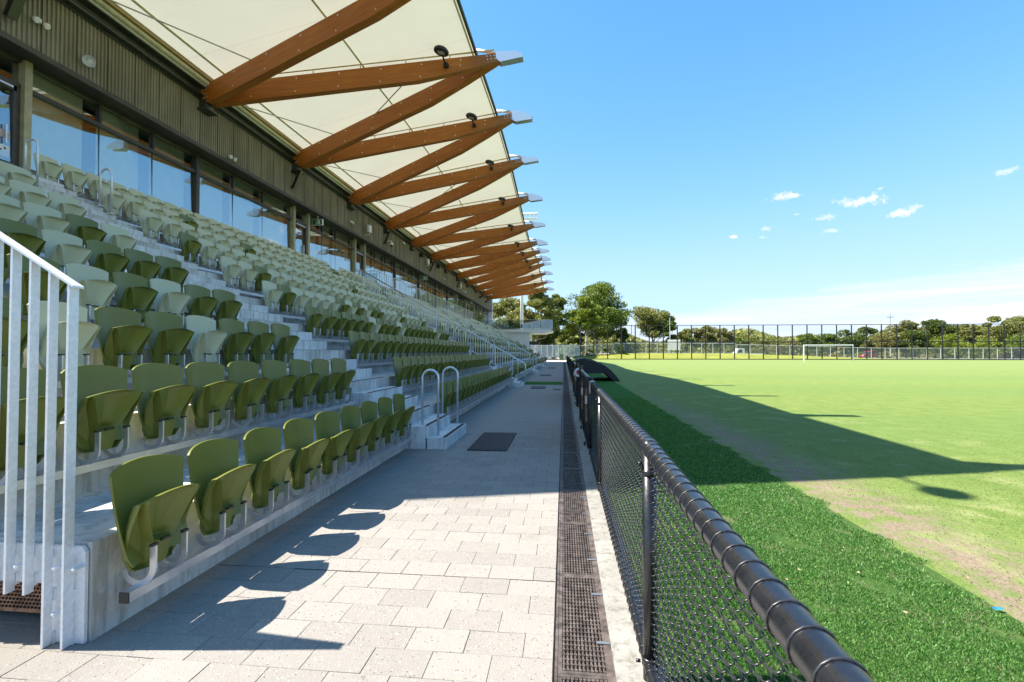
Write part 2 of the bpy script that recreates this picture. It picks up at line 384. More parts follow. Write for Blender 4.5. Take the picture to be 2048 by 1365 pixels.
# ------------------------------------------------------------------ mesh helpers
class MB:
    def __init__(s): s.v = []; s.f = []
    def add(s, vs, fs):
        o = len(s.v); s.v += [tuple(v) for v in vs]; s.f += [tuple(i+o for i in f) for f in fs]; return s
    def box(s, x0, x1, y0, y1, z0, z1):
        return s.add([(x0,y0,z0),(x1,y0,z0),(x1,y1,z0),(x0,y1,z0),(x0,y0,z1),(x1,y0,z1),(x1,y1,z1),(x0,y1,z1)],
                     [(0,3,2,1),(4,5,6,7),(0,1,5,4),(1,2,6,5),(2,3,7,6),(3,0,4,7)])
    def bevbox(s, x0, x1, y0, y1, z0, z1, b):
        """box whose top edges are chamfered"""
        return s.add([(x0,y0,z0),(x1,y0,z0),(x1,y1,z0),(x0,y1,z0),(x0,y0,z1-b),(x1,y0,z1-b),(x1,y1,z1-b),(x0,y1,z1-b),
                      (x0+b,y0+b,z1),(x1-b,y0+b,z1),(x1-b,y1-b,z1),(x0+b,y1-b,z1)],
                     [(8,9,10,11),(0,1,5,4),(1,2,6,5),(2,3,7,6),(3,0,4,7),(4,5,9,8),(5,6,10,9),(6,7,11,10),(7,4,8,11)])
    def prism(s, poly, axis, a, b):
        """extrude a 2D polygon: axis 'y' -> poly is (x,z), axis 'x' -> (y,z), axis 'z' -> (x,y)"""
        def P(u, v, w): return {'y': (u, w, v), 'x': (w, u, v), 'z': (u, v, w)}[axis]
        n = len(poly)
        vs = [P(u, v, a) for u, v in poly] + [P(u, v, b) for u, v in poly]
        fs = [tuple(range(n-1, -1, -1)), tuple(range(n, 2*n))] + [(i, (i+1) % n, n+(i+1) % n, n+i) for i in range(n)]
        return s.add(vs, fs)
    def tube(s, path, r, n=8, cap=True, flat=None):
        """sweep a circle (or a flat bar flat=(w,h)) along a path"""
        path = [Vector(p) for p in path]; rings = []
        prev = None
        for i, p in enumerate(path):
            d = ((path[i+1] if i+1 < len(path) else p) - (path[i-1] if i else p)).normalized()
            if prev is None:
                u = d.cross(Vector((0, 0, 1)))
                if u.length < 1e-4: u = d.cross(Vector((0, 1, 0)))
                u.normalize()
            else:
                u = prev - d*prev.dot(d)
                u.normalize()
            w = u.cross(d); prev = u
            rr = r[i] if isinstance(r, (list, tuple)) else r
            if flat: rings.append([p + u*(flat[0]*a) + w*(flat[1]*b) for a, b in ((-.5,-.5),(.5,-.5),(.5,.5),(-.5,.5))])
            else: rings.append([p + (u*math.cos(2*math.pi*k/n) + w*math.sin(2*math.pi*k/n))*rr for k in range(n)])
        m = len(rings[0]); vs = [q for r_ in rings for q in r_]; fs = []
        for i in range(len(rings)-1):
            for k in range(m): fs.append((i*m+k, i*m+(k+1) % m, (i+1)*m+(k+1) % m, (i+1)*m+k))
        if cap: fs += [tuple(range(m-1, -1, -1)), tuple((len(rings)-1)*m+k for k in range(m))]
        return s.add(vs, fs)
    def lathe(s, prof, c, n=16, axis=(0, 0, 1)):
        """revolve (radius, height) pairs about an axis through c"""
        ax = Vector(axis).normalized(); u = ax.orthogonal().normalized(); w = ax.cross(u); c = Vector(c)
        vs = [c + ax*h + (u*math.cos(2*math.pi*k/n)+w*math.sin(2*math.pi*k/n))*r for r, h in prof for k in range(n)]
        fs = [(i*n+k, i*n+(k+1) % n, (i+1)*n+(k+1) % n, (i+1)*n+k) for i in range(len(prof)-1) for k in range(n)]
        fs += [tuple(range(n-1, -1, -1)), tuple((len(prof)-1)*n+k for k in range(n))]
        return s.add(vs, fs)
    def mesh(s, name, m, smooth=False):
        me = bpy.data.meshes.new(name); me.from_pydata(s.v, [], s.f); me.materials.append(MAT[m])
        if smooth: me.polygons.foreach_set('use_smooth', [True]*len(me.polygons))
        me.update(); return me
    def obj(s, name, m, parent=None, smooth=False, **kw):
        return link(name, s.mesh(name, m, smooth), parent, **kw)

def link(name, me, parent=None, loc=None, kind=None, label=None, cat=None, group=None):
    o = bpy.data.objects.new(name, me); COL.objects.link(o)
    if parent is not None: o.parent = parent
    if loc is not None: o.location = loc
    if kind: o['kind'] = kind
    if label: o['label'] = label
    if cat: o['category'] = cat
    if group: o['group'] = group
    return o

def thing(name, label, cat, loc=(0, 0, 0), rz=0.0, group=None):
    o = link(name, None, None, loc, None, label, cat, group); o.rotation_euler = (0, 0, rz); return o

def np_mesh(name, V, Fq, m, smooth=False):
    """fast mesh from arrays; Fq is (n,3) or (n,4)"""
    me = bpy.data.meshes.new(name); n, k = Fq.shape
    me.vertices.add(len(V)); me.vertices.foreach_set('co', np.ascontiguousarray(V, dtype=np.float32).ravel())
    me.loops.add(n*k); me.loops.foreach_set('vertex_index', np.ascontiguousarray(Fq, dtype=np.int32).ravel())
    me.polygons.add(n); me.polygons.foreach_set('loop_start', np.arange(0, n*k, k, dtype=np.int32))
    try: me.polygons.foreach_set('loop_total', np.full(n, k, dtype=np.int32))
    except Exception: pass
    me.materials.append(MAT[m])
    if smooth: me.polygons.foreach_set('use_smooth', np.ones(n, dtype=bool))
    me.update(calc_edges=True); return me

# pixel of the photograph (2048 wide) seen by a world point: used only to decide which repeats are in view
_th, _p = R(6.108), R(1.274)
_fw = np.array([-math.sin(_th)*math.cos(_p), math.cos(_th)*math.cos(_p), math.sin(_p)])
_rt = np.array([math.cos(_th), math.sin(_th), 0.0]); _up = np.cross(_rt, _fw)
def seen(x, y, z, margin=60):
    d = np.array([x, y, z]) - np.array(EYE); f = d @ _fw
    if f < 0.3: return False
    u = 1024+967*(d @ _rt)/f; v = 682.5-967*(d @ _up)/f
    return -margin < u < 2048+margin and -margin < v < 1365+margin

def ordinal(n):
    w = ['first','second','third','fourth','fifth','sixth','seventh','eighth','ninth','tenth','eleventh','twelfth','thirteenth','fourteenth','fifteenth','sixteenth','seventeenth','eighteenth','nineteenth','twentieth']
    return w[n-1] if n <= 20 else ('twenty-'+w[n-21] if n < 30 else 'thirtieth')

# ------------------------------------------------------------------ layout numbers (metres)
RISE, TREAD = 0.51, 0.90           # one seating row
NROW = 10
X0 = -2.44                         # first riser (front wall of the stand)
Y0, Y1 = 2.29, 64.5                # stand along the path
AISLES = [(7.30, 8.85), (20.5, 22.0), (34.0, 35.5), (47.5, 49.0), (58.0, 59.4)]
XG = -11.75                        # glass line
XC = -11.15                        # cladding face
ZD = RISE*NROW                     # platform in front of the glass, 5.10
def xr(n): return X0 - TREAD*(n-1)         # riser behind row n
def zf(n): return RISE*(n-1)               # floor under row n

# ================================================================== GROUND
def sheet(name, x0, x1, y0, y1, z, m, kind='structure', **kw):
    return MB().add([(x0,y0,z),(x1,y0,z),(x1,y1,z),(x0,y1,z)], [(0,1,2,3)]).obj(name, m, kind=kind, **kw)
sheet('ground', -1500, 1500, -800, 2500, -0.12, 'scrub_ground')
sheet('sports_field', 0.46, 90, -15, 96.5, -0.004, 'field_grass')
sheet('turf_strip', 0.46, 2.52, -15, 11, 0.0, 'turf_base')
sheet('turf_strip', 0.46, 2.52, 11, 66, 0.0, 'turf_far')
path = sheet('footpath', -9.0, -0.05, -6.0, 69.0, -0.016, 'joint_sand')
sheet('forecourt', -9.0, 2.6, 69.0, 88.0, -0.01, 'sand_path')
MB().box(0.235, 0.455, -6, 69, -0.10, 0.012).obj('kerb_strip', 'kerb_concrete', kind='structure')

# pavers, running bond, 300 x 200
PX, PY, GAP = 0.2985, 0.2, 0.0022
pav = []
row = 0
y = -0.6
while y < 68.8:
    off = (0.15 if row % 2 else 0.0) + random.uniform(-.006, .006)
    xstart = -0.055
    k = 0
    xr_ = xstart
    first = PX if row % 2 == 0 else PX*0.5
    while True:
        w = first if k == 0 else PX
        x1_ = xr_; x0_ = xr_ - w
        lim = -2.44 if y > 2.42 else -4.6
        if x1_ < lim + 0.03: break
        x0_ = max(x0_, lim)
        if not (y > 21.95 and y < 24.2 and x0_ > -1.9): pav.append((x0_, x1_, y))
        xr_ -= w; k += 1
    y += PY; row += 1
pav_mesh = {}
def paver_mesh(w):
    key = round(w, 2)
    if key not in pav_mesh:
        pav_mesh[key] = MB().bevbox(-w/2+GAP/2, w/2-GAP/2, -PY/2+GAP/2, PY/2-GAP/2, -0.03, 0, 0.0017).mesh('paver', 'paver')
    return pav_mesh[key]
pav.sort(key=lambda p: (0 if seen((p[0]+p[1])/2, p[2]+.1, 0, 40) else 1, math.hypot((p[0]+p[1])/2, p[2]+.1)))
rest = MB()
for i, (a, b, yy) in enumerate(pav):
    dz = random.gauss(0, 0.0009)
    if i < 300:
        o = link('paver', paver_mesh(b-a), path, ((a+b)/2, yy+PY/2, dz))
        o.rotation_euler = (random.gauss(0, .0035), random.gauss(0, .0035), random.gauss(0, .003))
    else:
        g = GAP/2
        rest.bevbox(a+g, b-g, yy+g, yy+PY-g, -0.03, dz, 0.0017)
rest.obj('paver', 'paver', path, kind='stuff')

MB().box(-2.42, -0.06, 3.196, 3.203, 0.0, 0.0016).obj('paving_joint', 'tyre', kind='structure')
sheet('turf_crossing', -1.86, -0.05, 21.98, 24.18, 0.006, 'turf_far')

# ribbed mats let into the path
def floor_mat(x0, x1, y0, y1, label):
    t = thing('ribbed_mat', label, 'mat', ((x0+x1)/2, (y0+y1)/2, 0), group='ribbed mats along the path')
    w, d = (x1-x0)/2, (y1-y0)/2
    MB().box(-w, w, -d, d, 0.001, 0.010).obj('base', 'mat_rubber', t)
    b = MB(); n = max(6, int(2*w/0.045))
    for i in range(n):
        c = -w+(i+.5)*2*w/n
        b.box(c-.012, c+.012, -d+.01, d-.01, 0.010, 0.019)
    b.obj('rib', 'mat_rubber', t, kind='stuff')
floor_mat(-1.47, -0.86, 7.26, 8.86, 'large black ribbed mat on the pavers beside the near concrete steps')
floor_mat(-1.35, -0.75, 19.6, 20.9, 'black ribbed mat just in front of the green turf crossing')
floor_mat(-0.42, -0.12, 19.1, 19.6, 'small dark grating beside the drain near the turf crossing')
floor_mat(-1.5, -0.8, 30.0, 31.8, 'black ribbed mat just beyond the green turf crossing')
floor_mat(-1.4, -0.8, 43.5, 46.5, 'farthest black ribbed mat near the sunlit end of the path')

# trench drain: one-metre cast gratings in a row
trench = MB().box(-0.045, 0.238, -6, 69, -0.16, -0.10).obj('drain_channel', 'drain_void', kind='structure')
fr = MB(); fr.box(-0.047, -0.033, 0, 0.998, -0.09, 0.004); fr.box(0.216, 0.235, 0, 0.998, -0.09, 0.004)
fr.box(-0.033, -0.012, 0, 0.998, -0.02, 0.001)
fr.box(0.196, 0.216, 0, 0.998, -0.02, 0.001); fr.box(-0.012, 0.196, 0, 0.02, -0.02, 0.001); fr.box(-0.012, 0.196, 0.978, 0.998, -0.02, 0.001)
fr_me = fr.mesh('frame', 'grate_iron')
bars = MB()
nb = 11
for i in range(nb):
    c = -0.012+(i+.5)*0.208/nb
    bars.bevbox(c-.0052, c+.0052, 0.02, 0.978, -0.022, 0.0, 0.003)
for j in range(25):
    yj = 0.03+j*0.039
    bars.box(-0.012, 0.196, yj-.006, yj+.006, -0.018, -0.006)
    for i in range(nb):
        c = -0.012+(i+.5)*0.208/nb
        bars.box(c-.0072, c+.0072, yj-.007, yj+.007, -0.012, 0.0025)
bars_me = bars.mesh('bar', 'grate_iron')
clip = MB().box(0.165, 0.232, -.010, .010, 0.003, 0.008).mesh('clip', 'clip_grey')
places = ['nearest the camera', 'beside the nearest fence post']
for i in range(70):
    yy = 0.3+i*1.0
    if yy > 67: break
    t = thing('drain_grate', 'rusty cast iron bar grating in the long drain between path and kerb', 'drain grate', (0, yy, 0), group='drain gratings along the kerb')
    link('frame', fr_me, t); o = link('bar', bars_me, t, kind='stuff')
    if i < 14:
        for c in (0.25, 0.75): link('clip', clip, t, (0, c, 0))

# ================================================================== GRANDSTAND: terrace
stand = thing('grandstand', 'long concrete grandstand with dark ribbed cladding and glazed upper front beside the path', 'grandstand', (-7, 2.26, 0))
stand.location = (0, 0, 0)
tb = MB()
for n in range(1, NROW+1):
    x1 = xr(n); x0 = xr(n+1) if n < NROW else XG-0.3
    # deck n+1: riser n with its tread
    zt = RISE*n
    y0 = Y0 if n < 12 else Y0
    if n == 1:
        # hollow end below the first deck, closed further in by a perforated grille
        tb.prism([(x0-0.0, zt-0.16), (x1, zt-0.16), (x1, zt), (x0, zt)], 'y', Y0, Y0+0.55)
        tb.box(x1-0.22, x1, Y0, Y0+0.55, -0.05, zt-0.16)
        tb.box(x0, x1, Y0+0.55, Y1, -0.05, zt)
    else:
        tb.box(x0, x1, y0, Y1, max(-0.05, zt-RISE-0.3) if n < NROW else -0.05, zt)
tb.obj('terrace', 'concrete', stand)
# perforated rusty grille at the back of the end recess
MB().box(-3.34, -2.662, Y0+0.14, Y0+0.16, 0.045, 0.35).obj('grille_panel', 'rusty_steel', stand)
gh = MB()
for i in range(30):
    for j in range(12):
        cx = -3.32+i*0.023+(0.0115 if j % 2 else 0); cz = 0.075+j*0.021
        if cx < -2.68: gh.lathe([(0.0078, 0.0), (0.0078, 0.003)], (cx, Y0+0.1385, cz), 6, (0, -1, 0))
gh.obj('grille_hole', 'drain_void', stand, kind='stuff')
# thin dark joint strip at wall foot
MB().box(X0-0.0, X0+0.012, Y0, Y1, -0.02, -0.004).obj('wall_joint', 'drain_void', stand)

# aisle steps
st_me = {}
def aisle(a, b, idx):
    m = MB(); nos = MB()
    for k in range(1, 3*NROW):
        if k % 3 == 0: continue
        xf = -1.80 - 0.3*(k-1) - (0.02 if k > 2 else 0); z = RISE/3*k
        base = RISE*(k//3)
        xb = xr(k//3+1) if k % 3 == 2 else -1.80-0.3*k-0.02
        if k == 1: xb = -2.12
        m.box(xb, xf, a+.004, b-.004, base-0.002 if k > 2 else -0.03, z)
    for k in range(1, 3*NROW+1):
        xf = -1.80 - 0.3*(k-1) - (0.02 if k > 2 else 0)
        if k % 3 == 0: xf = xr(k//3)
        z = RISE/3*k
        nos.box(xf-0.075, xf-0.018, a+.06, b-.06, z+.001, z+.005)
    m.obj('aisle_steps', 'concrete_step', stand); nos.obj('step_nosing', 'strip_black', stand)
for i, (a, b) in enumerate(AISLES): aisle(a, b, i)
ru = MB()
for i in range(9):
    yy = 7.75+i*.055+random.uniform(-.02, .02); zz = RISE/3*22
    ru.box(-1.80-.3*21-.0205, -1.80-.3*21-.0185, yy, yy+random.uniform(.01, .03), zz-random.uniform(.05, .13), zz-.01)
ru.obj('rust_run', 'rusty_steel', stand, kind='stuff')

# seat rails bolted to every riser
SECT = []
edges = [Y0] + [v for ab in AISLES for v in ab] + [Y1]
for i in range(0, len(edges), 2): SECT.append((edges[i], edges[i+1]))
PLAT0, PLAT1 = 27.0, 57.0          # raised wheelchair platform in place of the top row
rail_caps = MB()
for n in range(1, NROW+1):
    r = MB()
    for (a, b) in SECT:
        if n == NROW and a > 22: continue
        x = xr(n)+0.150; z = zf(n)+0.186
        r.box(x-.026, x+.026, a+0.04, b-0.04, z, z+0.052)
        yy = a+0.5
        while yy < b-.2:
            r.prism([(xr(n), z-0.03), (x-.026, z+.002), (x-.026, z+.05), (xr(n), z+0.05)], 'y', yy-.025, yy+.025); yy += 1.02
        rail_caps.box(x-.027, x+.027, a+0.034, a+0.042, z-.001, z+.053)
    r.obj('seat_rail', 'aluminium', stand)
rail_caps.obj('rail_cap', 'black_plastic', stand)

# raised platform
pf = MB()
pf.box(XG, -10.72, PLAT0, PLAT1, ZD-0.75, ZD+0.02)
pf.box(-10.9, -10.75, PLAT0+0.15, PLAT1, zf(NROW), ZD-0.75)
pf.obj('platform', 'concrete_deck', stand)

# ================================================================== SEATS
def shell(nu, nv, fn):
    """closed sheet: fn(side, u, v) with u in -1..1, v in 0..1"""
    V = [fn(sd_, i/(nu-1)*2-1, j/(nv-1)) for sd_ in (0, 1) for j in range(nv) for i in range(nu)]
    F = []; N = nu*nv
    for j in range(nv-1):
        for i in range(nu-1):
            a = j*nu+i
            F.append((a, a+1, a+nu+1, a+nu)); F.append((N+a, N+a+nu, N+a+nu+1, N+a+1))
    for i in range(nu-1):
        F.append((i, N+i, N+i+1, i+1)); a = (nv-1)*nu+i; F.append((a, a+1, N+a+1, N+a))
    for j in range(nv-1):
        a = j*nu; F.append((a, a+nu, N+a+nu, N+a)); a = j*nu+nu-1; F.append((a, N+a, N+a+nu, a+nu))
    return V, F
def seat_back_mesh(nu=15, nv=11):
    def fn(side, u, v):
        half = 0.196+0.040*v - 0.02*max(0.0, 0.12-v)/0.12
        z = 0.36+0.505*v + 0.034*(1-u*u)*v**3 - 0.014*abs(u)**8*v**4
        x = 0.130-0.080*v + 0.055*u*u - 0.018*math.sin(v*math.pi) - (0.016 if side else 0)
        return (x, u*half, z)
    return shell(nu, nv, fn)
def sstep(a, b, x):
    q = min(1.0, max(0.0, (x-a)/(b-a))); return q*q*(3-2*q)
def seat_pan_mesh(nu=41, nv=29):
    def fn(side, p, v):
        # columns are bunched so that one of them runs along each of the two ridges
        uc = 0.36 + (0.52*((v-0.36)/0.64) if v > 0.36 else 0.0)
        a = abs(p); u = (a/0.5*uc if a < 0.5 else uc+(a-0.5)/0.5*(1-uc))*(1 if p >= 0 else -1)
        half = 0.168+0.040*v**0.7 - 0.040*max(0.0, 0.22-v)/0.22
        z = 0.312+0.380*v + 0.034*(1-u*u)*v**4
        x = 0.165+0.115*v - 0.022*math.sin(v*math.pi) - 0.030*u*u - 0.05*max(0.0, abs(u)-0.8)*(1-v)
        edge = min((1-abs(u))*half, (1.0-v)*0.40, v*0.40+.005)
        rim = sstep(0.005, 0.017, edge)
        crest = 0.013*math.exp(-((a-0.5)/0.05)**2)*(1 if v > 0.36 else 0)*sstep(1.0, .93, v)
        if a >= 0.5: h = -0.046*sstep(0.5, 0.62, a)                       # steep outer flank, deep side pocket
        elif v > 0.36: h = -0.046*sstep(0.5, 0.10, a)*sstep(0.36, 0.40, v)   # long inner facet
        else: h = 0.0                                                      # proud foot block
        if v > 0.36 and a < 0.5: h += -0.012*sstep(0.36, 0.375, v)*sstep(0.52, 0.40, v)*sstep(0.5, 0.2, a)
        return (x+0.016+(h+crest)*rim-(0.011+0.010*(1-rim) if side else 0), u*half, z)
    return shell(nu, nv, fn)

def mk(name, VF, m, smooth=True):
    b = MB(); b.add(*VF); me = b.mesh(name, m, smooth)
    try: me.set_sharp_from_angle(angle=R(23))
    except Exception: pass
    return me
arm_path = [(.232, 0, .452), (.232, 0, .39)] + [(.145+.087*math.cos(R(-12*k_)), 0, .332+.087*math.sin(R(-12*k_))) for k_ in range(0, 15)]
arm_b = MB().tube(arm_path, 0, flat=(.034, .012)); arm_me = arm_b.mesh('arm', 'aluminium')
cap_b = MB().box(.222, .242, -.0205, .0205, .450, .463); cap_me = cap_b.mesh('arm_cap', 'black_plastic')
lock_b = MB().box(.196, .214, -.030, .030, .448, .460); lock_me = lock_b.mesh('hinge_slot', 'black_plastic')
SM = {}
for c in ('seat_olive', 'seat_sage'):
    SM[c] = (mk('backrest', seat_back_mesh(), c), mk('seat_pan', seat_pan_mesh(), c))

PITCH = 0.522
PD = [0, 1.0, .99, .93, .90, .42, .10, .11, .05, .12, .06]
# hand-read colours of seats beside the first aisle: (section, row) -> {index from the aisle: dark?}
FIX = {(0, 3): {3: 0}, (0, 4): {2: 0}, (0, 5): {0: 1, 1: 1, 2: 1, 3: 0}, (0, 6): {0: 0, 1: 1, 2: 0, 3: 0},
       (1, 4): {i: (0 if i == 6 else 1) for i in range(9)}, (1, 5): {0: 0, 1: 1, 2: 0, 3: 0, 4: 0, 5: 0, 6: 1, 7: 0, 8: 1, 9: 0},
       (1, 6): {0: 0, 1: 0, 2: 1, 3: 0, 4: 0, 5: 0}, (1, 7): {0: 1, 1: 0, 2: 0, 3: 0, 4: 0}, (1, 8): {0: 0, 1: 0, 2: 0}, (1, 3): {i: 1 for i in range(10)}}
seats = []
for s, (a, b) in enumerate(SECT):
    for n in range(1, NROW+1):
        if n == NROW and a > 22: continue
        if s == 0: ys = [Y0+0.240+PITCH*i for i in range(9)]
        else:
            cnt = int((b-a-0.16)/PITCH)
            ys = [a+0.10+0.256+PITCH*i for i in range(cnt)]
            if n == NROW: ys = [ys[0]-PITCH] + ys
        if n == NROW: ys = [q for q in ys if q < PLAT0-0.5]
        for i, yy in enumerate(ys):
            idx = (len(ys)-1-i) if s == 0 else i - (1 if (s and n == NROW) else 0)
            dark = random.random() < PD[n]
            if n >= 6 and s == 0: dark = random.random() < .03
            f = FIX.get((s, n), {})
            if idx in f: dark = bool(f[idx])
            seats.append((s, n, idx, xr(n), yy, zf(n), dark))
def dist(q): return math.dist((q[3]+.3, q[4], q[5]+.6), EYE)
inview = [q for q in seats if seen(q[3]+.3, q[4], q[5]+.65, 25)]
inview.sort(key=dist)
indiv = inview[:300]; iset = set((q[0], q[1], q[2]) for q in indiv)
rowname = ['', 'front', 'second', 'third', 'fourth', 'fifth', 'sixth', 'seventh', 'eighth', 'ninth', 'top']
for q in indiv:
    s, n, idx, x, yy, z, dark = q
    c = 'seat_olive' if dark else 'seat_sage'
    cn = 'dark olive green' if dark else 'pale sage green'
    if s == 0: lab = f'{cn} folded seat in {rowname[n]} row, {ordinal(idx+1)} on the near side of the steps'
    elif s == 1: lab = f'{cn} folded seat in {rowname[n]} row, ' + (f'{ordinal(idx+1)} past the near steps' if idx >= 0 else 'behind the head of the steps')
    else: lab = f'{cn} folded seat in {rowname[n]} row, {ordinal(idx+1)} past the sloping balustrade'
    t = thing('stadium_seat', lab, 'seat', (x, yy, z), random.gauss(0, .012), 'tip-up seats in the rows of the stand')
    bk = link('backrest', SM[c][0], t); pn = link('seat_pan', SM[c][1], t)
    pn.rotation_euler = (0, random.gauss(0, .016), 0); bk.rotation_euler = (random.gauss(0, .006), random.gauss(0, .005), 0)
    link('hinge_slot', lock_me, t)
    for sy in (-.105, .105):
        am = link('arm', arm_me, t, (0, sy, 0)); link('arm_cap', cap_me, am)
# farther seats: same shapes, simplified, joined by colour
def low(VF, su, nu, nv, sv):
    V, F = VF; N = nu*nv
    V = np.array(V)
    iu = sorted(set(list(range(0, nu, su))+[nu-1])); jv = sorted(set(list(range(0, nv, sv))+[nv-1]))
    idx = [side*N+j*nu+i for side in (0, 1) for j in jv for i in iu]
    W_ = V[idx]; a, b = len(iu), len(jv); M = a*b; f = []
    for j in range(b-1):
        for i in range(a-1):
            q = j*a+i; f += [(q, q+1, q+a+1, q+a), (M+q, M+q+a, M+q+a+1, M+q+1)]
    for i in range(a-1):
        f.append((i, M+i, M+i+1, i+1)); q = (b-1)*a+i; f.append((q, q+1, M+q+1, M+q))
    for j in range(b-1):
        q = j*a; f.append((q, q+a, M+q+a, M+q)); q = j*a+a-1; f.append((q, M+q, M+q+a, q+a))
    return W_, np.array(f)
lb = low(seat_back_mesh(), 3, 15, 11, 3); lp = low(seat_pan_mesh(17, 13), 2, 17, 13, 3)
armV = np.array(arm_b.v); armF = np.array([f for f in arm_b.f if len(f) == 4])
def joined(qs, parts):
    Vs, Fs, o = [], [], 0
    for q in qs:
        for (V, F, dy) in parts:
            Vs.append(V+np.array([q[3], q[4]+dy, q[5]])); Fs.append(F+o); o += len(V)
    return np.concatenate(Vs), np.concatenate(Fs)
restq = [q for q in seats if (q[0], q[1], q[2]) not in iset]
far = thing('distant_seats', 'far rows of folded green seats running away down the stand', 'seat rows')
far['kind'] = 'stuff'
for nm, m, cond in (('olive_seat', 'seat_olive', True), ('sage_seat', 'seat_sage', False)):
    qs = [q for q in restq if q[6] == cond]
    V, F = joined(qs, [(lb[0], lb[1], 0), (lp[0], lp[1], 0)])
    link(nm, np_mesh(nm, V, F, m, True), far, kind='stuff')
qs = [q for q in restq if dist(q) < 45]
V, F = joined(qs, [(armV, armF, -.105), (armV, armF, .105)])
link('arm', np_mesh('arm', V, F, 'aluminium'), far, kind='stuff')

# ================================================================== BALUSTRADES AND HANDRAILS
# near end balustrade: flat bars welded to a plate on the end of the stand
bl = thing('balustrade', 'galvanised steel balustrade of flat bars at the near end of the seats', 'balustrade', (0, 0, 0))
YB = 2.205
def zrail(x): return 1.835 + (-2.487-x)*0.605
plate = MB().prism([(-2.45, 0.003), (-2.45, .47), (-2.47, .497), (-8, .497), (-8, .30), (-2.70, .30), (-2.672, .27), (-2.672, 0.003)], 'y', 2.264, 2.282)
plate.obj('base_plate', 'galvanised_flat', bl)
k = 0
xb = -2.512
lug_me = MB().box(-.010, .010, .046, .062, -.03, .03).mesh('weld_lug', 'galvanised_flat')
bolt_me = MB().lathe([(.0, 0), (.011, .006), (.011, .05), (.0, .055)], (0, 0, 0), 10, (0, -1, 0)).mesh('bolt', 'galvanised_flat')
while xb > -6.6:
    b = MB()
    zb = 0.004 if k < 2 else 0.262+max(0, (xb < -4) * 1.0)
    b.box(xb-.0065, xb+.0065, YB, YB+(.050 if k == 0 else .044), zb, zrail(xb)-.004)
    b.obj('bar', 'galvanised_flat', bl)
    for zz in ([.03, .25, .47] if k < 2 else [.32, .47]): link('weld_lug', lug_me, bl, (xb, YB, zz))
    if k % 2 == 1 or k == 0: link('bolt', bolt_me, bl, (xb+.05, 2.262, .40))
    if k == 1: link('bolt', bolt_me, bl, (xb+.05, 2.262, .17))
    xb -= 0.1105; k += 1
tr = MB()
P0 = Vector((-2.487, 0, zrail(-2.487))); P1 = Vector((-6.6, 0, zrail(-6.6)))
tr.add([(P0.x, YB-.002, P0.z+.004), (P0.x, YB+.058, P0.z+.004), (P1.x, YB+.058, P1.z+.004), (P1.x, YB-.002, P1.z+.004),
        (P0.x, YB-.002, P0.z-.008), (P0.x, YB+.058, P0.z-.008), (P1.x, YB+.058, P1.z-.008), (P1.x, YB-.002, P1.z-.008)],
       [(0,1,2,3),(7,6,5,4),(0,4,5,1),(1,5,6,2),(2,6,7,3),(3,7,4,0)])
tr.obj('top_rail', 'galvanised_flat', bl)

def loop_rail(x0, x1, y, z0, z1, top, label, group):
    t = thing('handrail_loop', label, 'handrail', ((x0+x1)/2, y, min(z0, z1)), group=group)
    zc = min(z0, z1); cx = (x0+x1)/2; r = (x1-x0)/2
    p = [(x0-cx, 0, z0-zc)]
    zt = top-zc-r
    p.append((x0-cx, 0, zt))
    for a in range(1, 12):
        an = math.pi*(1-a/12.0); p.append((r*math.cos(an), 0, zt+r*math.sin(an)))
    p += [(x1-cx, 0, zt), (x1-cx, 0, z1-zc)]
    MB().tube(p, .0195, 10).obj('tube', 'galvanised_steel', t, True)
    for x, z in ((x0-cx, z0-zc), (x1-cx, z1-zc)):
        f = MB().lathe([(.058, 0.0), (.058, .008), (.024, .010), (.024, .02)], (x, 0, z), 16)
        for a in range(4): f.lathe([(.008, .008), (.008, .02)], (x+.042*math.cos(a*1.57+.78), .042*math.sin(a*1.57+.78), z), 6)
        f.obj('foot_plate', 'galvanised_flat', t)
g = 'looped handrails at the aisle steps'
loop_rail(-2.21, -1.955, 7.42, .34, .17, 1.215, 'bright steel handrail loop on the near side of the concrete steps', g)
loop_rail(-2.21, -1.93, 8.70, .34, .17, 1.215, 'bright steel handrail loop on the far side of the concrete steps', g)
loop_rail(-9.34, -9.10, 7.42, zf(9)+.34, zf(9)+.17, 5.20, 'steel handrail loop high up beside the olive window post', g)
loop_rail(-9.24, -8.99, 8.70, zf(9)+.34, zf(9)+.17, 5.16, 'steel handrail loop in front of the nearest big window', g)
loop_rail(-2.21, -1.955, 20.62, .34, .17, 1.21, 'steel handrail loop at the foot of the long sloping balustrade', g)
loop_rail(-9.24, -8.99, 20.62, zf(9)+.34, zf(9)+.17, 5.16, 'steel handrail loop high up by the second doorway', g)
for i, (a, b) in enumerate(AISLES[2:4]):
    for yy, side in ((a+.12, 'near'), (b-.12, 'far')):
        loop_rail(-2.21, -1.955, yy, .34, .17, 1.21, f'distant steel handrail loop on the {side} side of the {"third" if i == 0 else "fourth"} flight of steps', g)

